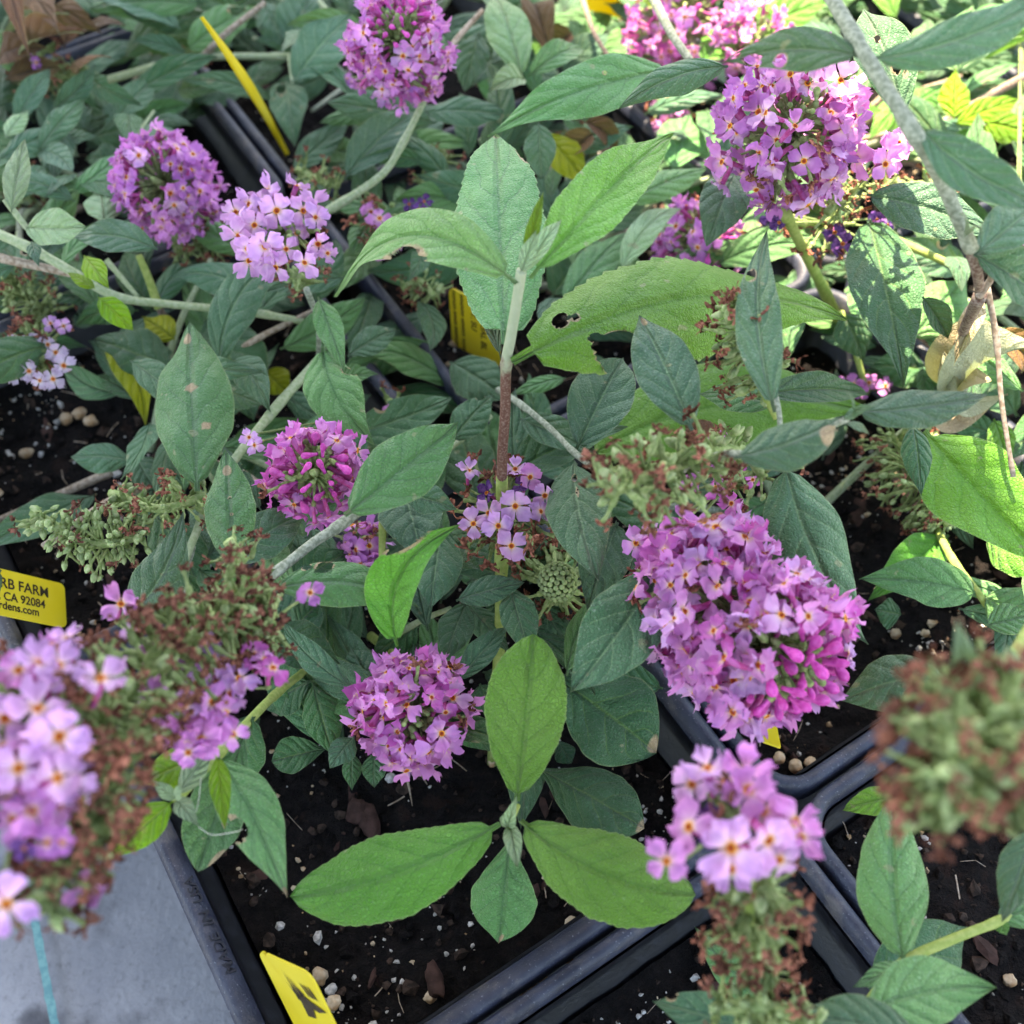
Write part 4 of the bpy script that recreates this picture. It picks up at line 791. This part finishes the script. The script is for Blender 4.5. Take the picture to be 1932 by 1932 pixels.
spots((-1, 0), (740, 410), [(700, 400, 0, .9), (716, 412, .002, .95), (716, 476, 0, .7), (785, 420, 0, .7, 'p_pink'), (790, 395, 0, .6, 'wither_p'), (772, 385, 0, .6, 'wither_p'), (800, 430, 0, .6, 'p_deep'), (745, 455, 0, .8), (800, 380, 0, .6, 'wither_p')], .03, 'p_pink', None, 22, 22, 60, .9)
spots(A_, (950, 965), [(886, 888, 0, .72, 'p_lilac'), (972, 885, 0, .8), (1000, 900, 0, .85, 'p_pink'), (972, 955, .004, 1.0), (922, 968, .002, .85, 'p_lilac'), (893, 988, .002, .88), (940, 992, .003, .9), (965, 1030, .001, .92), (1028, 935, 0, .85, 'p_lilac'), (1020, 965, 0, .75, 'p_lilac'), (918, 930, 0, .7, 'wither_p'), (985, 915, -.002, .6, 'wither_p'), (945, 905, -.002, .5, 'wither_p')], .046, 'p_lilac', 'sparse cluster around the central stem, orange eyes', 23, 34, 78, .95, 10)
spots(Bt, (1395, 1540), [(1335, 1450, 0, .95), (1405, 1455, .002, 1.0, 'p_pink'), (1370, 1475, -.002, .85, 'p_lilac'), (1412, 1490, .003, .95, 'p_pink'), (1300, 1560, .0, 1.0, 'p_pink'), (1380, 1600, .006, 1.15), (1450, 1585, .003, 1.05), (1500, 1550, .0, .95, 'p_pink'), (1440, 1530, 0, .85, 'p_pink'), (1258, 1625, .0, .8, 'p_pink'), (1470, 1622, .0, .85), (1345, 1560, -.003, .8, 'wither_p'), (1510, 1580, -.002, .9, 'p_pink'), (1305, 1480, -.003, .8), (1380, 1640, .0, .8)], .095, 'p_lilac', 'blurred sparse lilac florets above the brown spike', 24, 6, 50, 1.0, 14)
spots(E_, (70, 1400), [(190, 1280, .0, 1.25), (75, 1250, 0, 1.1), (35, 1265, -.003, 1.0, 'p_pink'), (110, 1255, -.002, 1.0), (72, 1338, .002, 1.3), (112, 1390, .004, 1.3), (10, 1355, 0, 1.2), (35, 1450, .004, 1.2), (60, 1405, 0, 1.2), (108, 1468, .004, 1.15), (140, 1470, 0, .95), (10, 1410, 0, 1.2), (75, 1495, .0, 1.0, 'p_pink'), (20, 1510, 0, 1.2, 'p_pink'), (60, 1530, 0, 1.1, 'p_pink'), (110, 1520, -.003, 1.0), (0, 1480, 0, 1.2), (90, 1590, 0, .75, 'p_purple'), (118, 1590, 0, .6, 'p_purple'), (128, 1205, -.01, .85), (95, 1215, -.01, .7, 'p_purple'), (45, 1600, 0, .55, 'wither_p'), (12, 1705, 0, 1.2), (165, 1665, -.015, 1.15, 'p_pink'), (25, 1545, 0, 1.1, 'p_pink'), (150, 1430, -.002, .8), (90, 1290, -.004, .9)], .116, 'p_lilac', 'large fading lilac spike close to the lens at the left edge', 25, 30, 130, .76, 16, gr=90)
spots(E_, (340, 1300), [(300, 1240, .008, .95, 'p_pink'), (228, 1140, .0, .9, 'p_pink'), (310, 1262, .006, .85), (418, 1245, 0, .85), (395, 1270, 0, .8, 'p_pink'), (370, 1290, .002, .65), (410, 1290, 0, .95), (435, 1310, 0, .9), (425, 1345, 0, .85, 'p_pink'), (380, 1395, 0, .95, 'p_pink'), (345, 1385, 0, .9, 'p_pink'), (320, 1390, 0, .7, 'p_purple'), (365, 1370, 0, .85, 'p_deep'), (400, 1375, 0, .8, 'p_pink'), (355, 1405, 0, .8, 'p_purple'), (465, 1150, 0, .6), (415, 1200, 0, .5), (585, 1118, 0, .65, 'p_purple'), (500, 1245, 0, .8, 'p_pink'), (515, 1260, 0, .8, 'p_deep'), (480, 1235, 0, .7, 'p_deep'), (355, 1420, 0, .7, 'p_pink'), (385, 1350, 0, .8, 'p_pink'), (270, 1340, 0, .5, 'p_purple'), (440, 1385, -.002, .7, 'p_pink'), (330, 1340, .012, .6, 'p_pink'), (250, 1190, .012, .55, 'p_lilac'), (290, 1310, .016, .6, 'p_purple'), (385, 1200, .006, .55, 'p_lilac'), (350, 1330, .008, .7, 'p_lilac'), (300, 1375, .01, .7, 'p_pink'), (450, 1280, 0, .8, 'p_lilac'), (400, 1325, .002, .85, 'p_pink'), (240, 1420, .012, .5, 'p_lilac')], .080, 'p_lilac', None, 26, 0, 100, .95, 0)
spots((-2, -1), (70, 665), [(30, 655, 0, .9), (60, 645, 0, .7), (90, 650, 0, .7), (40, 690, 0, .95), (30, 705, 0, .8), (55, 700, 0, .8), (105, 665, 0, .8), (120, 690, 0, .9), (100, 715, 0, .8), (120, 615, 0, .6, 'p_lilac'), (95, 610, 0, .6, 'p_lilac'), (75, 718, 0, .6)], .022, 'p_pale', 'small faded whitish cluster at left', 27, 22, 50, .95, 20)
spots(F_, (1640, 730), [(1585, 728, 0, .7), (1610, 725, 0, .8), (1640, 722, 0, .7), (1670, 728, 0, .8), (1625, 740, 0, .6)], .0, 'p_purple', None, 28, 0, 20, .9, 4)
spots(C_, (1380, 905), [(1340, 850, 0, .8), (1365, 890, 0, .85), (1380, 950, 0, .8), (1350, 920, 0, .75), (1400, 870, 0, .7), (1300, 910, .0, .7), (1420, 905, 0, .6), (1200, 1025, .01, .9, 'p_pink'), (1220, 1040, .008, .8, 'p_pink'), (1360, 830, 0, .6), (1440, 1000, -.01, .7), (1210, 1105, .006, .9, 'p_pink')], .045, 'p_deep', None, 29, 0, 60, .9, 8, gr=60)
spots((-1, 1), (1560, 420), [(1575, 438, 0, .8, 'wither_p'), (1590, 460, 0, .8, 'wither_p'), (1455, 410, .01, .7, 'wither_p'), (1470, 420, .01, .6, 'wither_p'), (1655, 415, 0, .7, 'wither_p'), (1675, 425, 0, .7, 'wither_p'), (1685, 290, .04, 1.1, 'p_pink'), (1670, 310, .04, 1.0, 'p_pink'), (1695, 270, .04, 1.0, 'p_lilac')], .045, 'wither_p', None, 30, 16, 80, 1.0, 12, gr=60)
spots((0, 1), (1925, 60), [(1925, 60, 0, .9), (1920, 430, .02, .8), (1905, 435, .02, .8), (1935, 440, .02, .8)], .03, 'p_pink', None, 31, 0)
spots((-2, 0), (695, 150), [(665, 155, 0, .6), (655, 148, 0, .5), (790, 195, 0, .6)], .03, 'p_purple', None, 32, 0, 20, .8, 2)
spots(E_, (740, 775), [(735, 775, 0, .6, 'p_pink'), (748, 790, 0, .5, 'p_pink'), (470, 825, .03, .6), (480, 840, .03, .6)], .015, 'p_lilac', None, 33, 6, 30, .9, 4)
spots((-3, -1), (60, 110), [(50, 112, 0, .8), (68, 118, 0, .6)], .03, 'p_purple', None, 34, 10, 60, .9, 4)

def seedhead(ij, path, rpx, n, pb=.5, label=None, seed=1, sz=1.0, pf=0):
    sz = sz * .82
    """path: [(x,y,h)...] of the spike axis; rpx radius in picture units; pb share of brown remains"""
    rr = random.Random(seed); P = spline([pt(*p) for p in path], 8); cl = Cluster(ij, label, 'seed_head'); cl.mb.tube(P, [.0013] * len(P), 8)
    for k in range(n):
        t = rr.random(); ii = int(t * (len(P) - 1)); c = P[ii]; tan = (P[min(ii + 1, len(P) - 1)] - P[max(ii - 1, 0)]).normalized()
        Rr = rpx * pxm(c) * (.55 + .45 * math.sin(min(1, t * 1.1 + .12) * math.pi) ** .6 if len(P) > 2 else 1)
        o_ = V((rr.gauss(0, 1), rr.gauss(0, 1), rr.gauss(0, 1))); o_ = (o_ - tan * o_.dot(tan) * .75).normalized(); r_ = Rr * rr.uniform(.45, 1.0)
        p = c + o_ * r_; o2 = (o_ + V((rr.uniform(-.4, .4), rr.uniform(-.4, .4), rr.uniform(-.3, .4)))).normalized()
        if rr.random() < pb: cl.put('withered_floret', rr.choice(WI), p, o2, rr.random() * 6.28, sz * rr.uniform(.8, 1.15), c.lerp(p, .2), .0025)
        else: cl.put('seed_capsule', rr.choice(CA), p, o2, rr.random() * 6.28, sz * rr.uniform(.7, 1.1), c.lerp(p, .2), .001)
    cl.done()
seedhead(E_, [(270, 1010, .03), (170, 1025, .03), (60, 965, .035)], 72, 120, .12, 'grey-green seed spike pointing left', 41, .85)
seedhead(E_, [(390, 935, .035), (300, 960, .035), (210, 930, .03)], 55, 80, .8, None, 42, .8)
seedhead(E_, [(450, 1130, .085), (330, 1230, .09), (220, 1330, .1), (175, 1450, .105), (160, 1560, .105), (70, 1720, .1)], 88, 400, .84, 'long brown withered spike beside the fading florets', 43, .95)
seedhead(E_, [(520, 1170, .075), (440, 1180, .075), (330, 1200, .075)], 85, 150, .72, None, 44, .85)
seedhead(E_, [(460, 1060, .07), (430, 1020, .075)], 40, 10, .9, None, 45, .9)
seedhead((-2, -1), [(90, 590, .01), (50, 560, .012), (20, 510, .015)], 60, 110, .55, None, 46, .8)
seedhead(C_, [(1330, 860, .09), (1230, 895, .098), (1150, 930, .102)], 82, 92, .66, 'slightly blurred green and brown seed head in the centre right', 47, .95)
seedhead(C_, [(1440, 900, .06), (1400, 850, .07), (1340, 850, .08)], 70, 50, .45, None, 48, .9)
seedhead(C_, [(1440, 730, .085), (1405, 640, .095), (1390, 560, .10)], 62, 80, .55, 'upright seed head over the bright leaf', 49, .9)
seedhead(Bt, [(1430, 1660, .085), (1420, 1740, .075), (1440, 1850, .06)], 68, 112, .6, 'green and brown spike below the sparse lilac florets', 50, .9)
seedhead(Bt, [(1360, 1900, .06), (1450, 1900, .065), (1540, 1930, .06)], 60, 70, .5, None, 51, .9)
seedhead(D_, [(1880, 1320, .125), (1820, 1420, .135), (1760, 1540, .125)], 108, 230, .68, 'large strongly blurred seed head close to the lens', 52, .95)
seedhead(D_, [(1930, 1560, .12), (1932, 1440, .125)], 70, 60, .5, None, 53, .9)
seedhead((0, 1), [(1690, 830, .0), (1740, 920, .004), (1790, 990, .004)], 85, 170, .55, 'brown seed spike in the shade under the leaves at right', 54, .8)
seedhead((-2, -1), [(330, 470, .01), (400, 460, .008), (430, 420, .006)], 50, 90, .92, None, 55, .8)
seedhead((-2, 0), [(560, 320, .02), (600, 340, .02), (640, 350, .02)], 34, 35, .75, None, 56, .75); seedhead((-2, -1), [(560, 520, .04), (590, 530, .03)], 34, 26, .85, None, 57, .8)
seedhead((-3, -1), [(20, 150, .01), (100, 150, .01), (170, 130, .01)], 40, 110, .7, None, 58, .7); seedhead((-3, 0), [(310, 60, .01), (340, 90, .01), (380, 100, .01)], 34, 45, .7, None, 59, .7)
seedhead((-2, -1), [(20, 360, .0), (60, 350, .0), (120, 350, .0)], 34, 60, .6, None, 60, .7); seedhead((-1, 1), [(1620, 350, .06), (1560, 400, .06)], 50, 40, .85, None, 61, .9); seedhead((-1, 0), [(1080, 250, .0), (1120, 290, .0)], 34, 30, .9, None, 62, .8)
seedhead((-1, 1), [(1650, 360, .04), (1800, 340, .03)], 22, 24, .95, None, 63, .9); seedhead((-1, 0), [(820, 560, .01), (790, 530, .01), (760, 545, .01)], 34, 40, .6, None, 64, .75); seedhead((-1, 0), [(840, 290, .02), (800, 350, .02), (810, 400, .02)], 30, 40, .85, None, 65, .8)
seedhead((0, 0), [(1230, 860, .0), (1130, 900, .0)], 40, 40, .8, None, 66, .8)
# green-domed seed head in the middle with brown remains round it
rr = random.Random(77); cl = Cluster(A_, 'green dome of buds ringed by brown withered florets', 'seed_head'); c = pt(1052, 1098, .030); cl.mb.tube([c - V((0, .002, .03)), c], [.0012, .001], 8)
for k in range(85):
    z = 1 - k / 85 * 1.2; an = k * 2.39996; r_ = math.sqrt(max(0, 1 - z * z)); o_ = V((math.cos(an) * r_, math.sin(an) * r_, z)); ax = toward(.25, -.15, .3, 1); o_ = ax.to_track_quat('Z', 'Y').to_matrix() @ o_
    cl.put('bud', BEAD, c + o_ * .0046, o_, 0, 1.0)
for k in range(40):
    an = rr.random() * 6.28; r_ = rr.uniform(26, 60); p = pt(1045 + math.cos(an) * r_, 1085 + math.sin(an) * r_, .024); cl.put('withered_floret', rr.choice(WI), p, ((p - c).normalized() + V((0, 0, .3))).normalized(), an, .9, c, .002)
cl.done()

# link the florets, buds and remains: the nearest hundred of a kind per bush are parts of their own, the others one part per cluster
for ij, its in ITEMS.items():
    by = {}
    for it in its: by.setdefault(it[1], []).append(it)
    for name, lst in by.items():
        def key(it):
            p = it[3].translation; o_ = it[3].to_3x3() @ V((0, 0, 1)); x, y = proj(p); vis = (CAM - p).normalized().dot(o_.normalized())
            return (p - CAM).length * (1 if vis > -.1 else 2) + (5 if not (-20 < x < 1950 and -20 < y < 1950) else 0)
        lst.sort(key=key)
        for (cl_, n_, me, mt) in lst[:100]:
            o = link(n_, me, (), None); o.parent = cl_; o.matrix_parent_inverse = Matrix.Identity(4)
            o.matrix_local = mt
        rest = {}
        for it in lst[100:]: rest.setdefault(it[0].name, []).append(it)
        for cn, rl in rest.items():
            bm = bmesh.new(); mats = []
            lay = None
            for (_, n_, me, mt) in rl:
                n0 = len(bm.verts); f0 = len(bm.faces); bm.from_mesh(me); bm.verts.ensure_lookup_table(); bm.faces.ensure_lookup_table()
                for v in bm.verts[n0:]: v.co = mt @ v.co
                idx = []
                for mm in me.materials:
                    if mm not in mats: mats.append(mm)
                    idx.append(mats.index(mm))
                for f_ in bm.faces[f0:]: f_.material_index = idx[min(f_.material_index, len(idx) - 1)]
            me2 = bpy.data.meshes.new(name + 's'); bm.to_mesh(me2); bm.free()
            for mm in mats: me2.materials.append(mm)
            o = link(name + 's', me2, (), None); o.parent = rl[0][0]; o['kind'] = 'stuff'

# ---------------------------------------------------------------- yellow tags
def tag(tl, tr, bl, label, lines=(), rot=0, size=.003, th=.0005, notch=False, logo=False):
    TL, TR, BL = pt(*tl), pt(*tr), pt(*bl)
    rb = ray(bl[0], bl[1]); s_ = (TL - CAM).dot((TR - TL)) / rb.dot(TR - TL); B2 = CAM + rb * s_
    if abs(B2.z - BL.z) < .06: BL = B2
    print('TAG', label[:30], bl, [round(c, 3) for c in B2], round((TR - TL).length, 4), round((BL - TL).length, 4))
    ux, uy = TR - TL, BL - TL; W, Hh = ux.length, uy.length; ux.normalize(); uy = (uy - ux * uy.dot(ux)); Hh = uy.length; uy.normalize()
    nz = ux.cross(-uy).normalized()
    if nz.dot(CAM - TL) < 0: nz = -nz
    e = link('plant_tag', None, label=label, category='plant tag', group='yellow plastic plant tags'); e.location = BL
    out = []; r = min(W, Hh) * .14
    for (cx, cy, a0) in ((r, r, 180), (W - r, r, 270), (W - r, Hh - r, 0), (r, Hh - r, 90)):
        if notch and (cx, cy) == (W - r, r): out += [(W * .12, 0), (W * .15, Hh * .03), (W * .19, 0)]
        for k in range(7): a = math.radians(a0 + 15 * k); out.append((cx + r * math.cos(a), cy + r * math.sin(a)))
    vs = [TL + ux * x + uy * y for x, y in out]; n = len(vs); vs += [v - nz * th for v in vs]
    fs = [tuple(range(n)), tuple(range(n, 2 * n))[::-1]] + [(k, (k + 1) % n, n + (k + 1) % n, n + k) for k in range(n)]
    link('plate', mesh('plate', vs, fs, False), [M['tag']], e)
    off = nz * .00012
    for (txt, x, y, s) in lines:
        o_ = TL + ux * (x * W) + uy * (y * Hh) + off
        if rot == 0: place_text(txt, s, o_, ux, -uy, M['ink'], e, .00003, .00006)
        elif rot == 1: place_text(txt, s, o_, uy, ux, M['ink'], e, .00003, .00006)      # reads downwards, letter tops to the right
        else: place_text(txt, s, o_, -ux, uy, M['ink'], e, .00003, .00006)
    if logo:
        mb = MB(); P_ = lambda x, y: TL + ux * (x * W) + uy * ((y * .80 - .04) * Hh) + off * (1.6)
        body = [(.52, .62), (.58, .56), (.70, .60), (.86, .60), (1.0 - .03, .62), (.80, .70), (.64, .72), (.62, .80), (.50, .82)]
        body = [(.50, .42), (.60, .36), (.72, .40), (.97, .45), (.80, .50), (.70, .49), (.66, .60), (.50, .62)]
        mb.add([P_(*b_) for b_ in body], [tuple(range(len(body)))])
        for (a, b_, w_) in [((.52, .42), (.40, .20), .018), ((.54, .40), (.46, .18), .018), ((.58, .38), (.50, .22), .02), ((.50, .45), (.36, .26), .018), ((.50, .43), (.44, .34), .05), ((.60, .38), (.56, .30), .05), ((.47, .38), (.41, .14), .012)]:
            d_ = V((b_[0] - a[0], b_[1] - a[1])); nn = V((-d_.y, d_.x)).normalized() * w_
            mb.add([P_(a[0] - nn.x, a[1] - nn.y), P_(a[0] + nn.x, a[1] + nn.y), P_(*b_)], [(0, 1, 2)])
        for x in range(3): mb.add([P_(.66 + .07 * x, .22), P_(.70 + .07 * x, .24), P_(.78 + .06 * x, .36), P_(.73 + .06 * x, .34)], [(0, 1, 2, 3)])
        link('emblem', mb.mesh('emblem', False), [M['ink']], e)
tag((484, 1792, .020), (585, 1838, .0315), (590, 2005, -.005), 'yellow tag with black plant emblem leaning at the bottom of the front pot', [("'M", .52, .74, .0035)], notch=True, logo=True)
tag((-150, 1036, .040), (122, 1102, .0), (-150, 1130, .032), 'yellow tag with address lettering at the left edge', [('HERB FARM', .40, .40, .0042), ('VISTA, CA 92084', .31, .66, .0034), ('herbgardens.com', .31, .86, .0032)])
tag((846, 540, .012), (940, 590, .014), (853, 648, -.012), 'upright yellow tag with black lettering left of the central stem', [('DRO', .86, .30, .0036), ('ANNUAL BL', .64, .0, .0036), ('3 FT. SU', .45, .05, .0034), ('nmunmn umnnm numnm', .24, .02, .0026), ('mnnum nmun mnmunm', .08, .02, .0026)], rot=1)
p = pt(380, 35, .065); 
def edge_tag():
    e = link('plant_tag', None, label='narrow yellow stake seen edge-on at upper left', category='plant tag', group='yellow plastic plant tags')
    a, b = pt(380, 32, .072), pt(542, 292, -.004); e.location = b; d_ = (b - a).normalized(); view = ((a + b) / 2 - CAM).normalized(); sidev = d_.cross(view).normalized()
    wv = (view + sidev * .42).normalized(); n = 16; vs = []
    for i in range(n + 1):
        t = i / n; w_ = .0036 * min(1, .15 + t * 2.2) * (1 - max(0, t - .5) * 1.3); c = a.lerp(b, t) + sidev * .0014 * math.sin(t * 3.1)
        for s in (-1, 1): vs += [c + wv * w_ * s + sidev * .0004, c + wv * w_ * s - sidev * .0004]
    fs = []
    for i in range(n): k = 4 * i; fs += [(k, k + 2, k + 6, k + 4), (k + 1, k + 5, k + 7, k + 3), (k, k + 4, k + 5, k + 1), (k + 2, k + 3, k + 7, k + 6)]
    fs += [(0, 1, 3, 2), (4 * n, 4 * n + 2, 4 * n + 3, 4 * n + 1)]
    link('plate', mesh('plate', vs, fs, False), [M['tag']], e)
edge_tag()
tag((1512, 352, .02), (1568, 366, .02), (1508, 425, .0), 'yellow tag tucked under the orange-eyed cluster', [('nmunmn', .55, .05, .0026), ('mnum', .25, .05, .0026)], rot=1)
tag((1100, -60, .03), (1185, -40, .03), (1104, 18, .0), 'yellow tag at the top edge beside sunlit flowers', [('nmunm', .55, .05, .003), ('mnum', .25, .05, .003)], rot=1)
tag((1436, 1360, .0), (1466, 1370, .0), (1440, 1398, -.014), 'small yellow tag tip just below the largest cluster')

# fine web fibres at the left shoot
mb = MB(); mb.tube(spline([pt(375, 1560, .06), pt(400, 1575, .06), pt(440, 1570, .06), pt(458, 1565, .055)], 6), .00008, 5); mb.tube(spline([pt(380, 1420, .06), pt(378, 1480, .062), pt(370, 1530, .062), pt(352, 1545, .06)], 6), .00007, 5)
link('plant_fibre', mb.mesh('plant_fibre'), [M['hair']], label='fine pale fibre looping over the front left shoot', category='fibre')
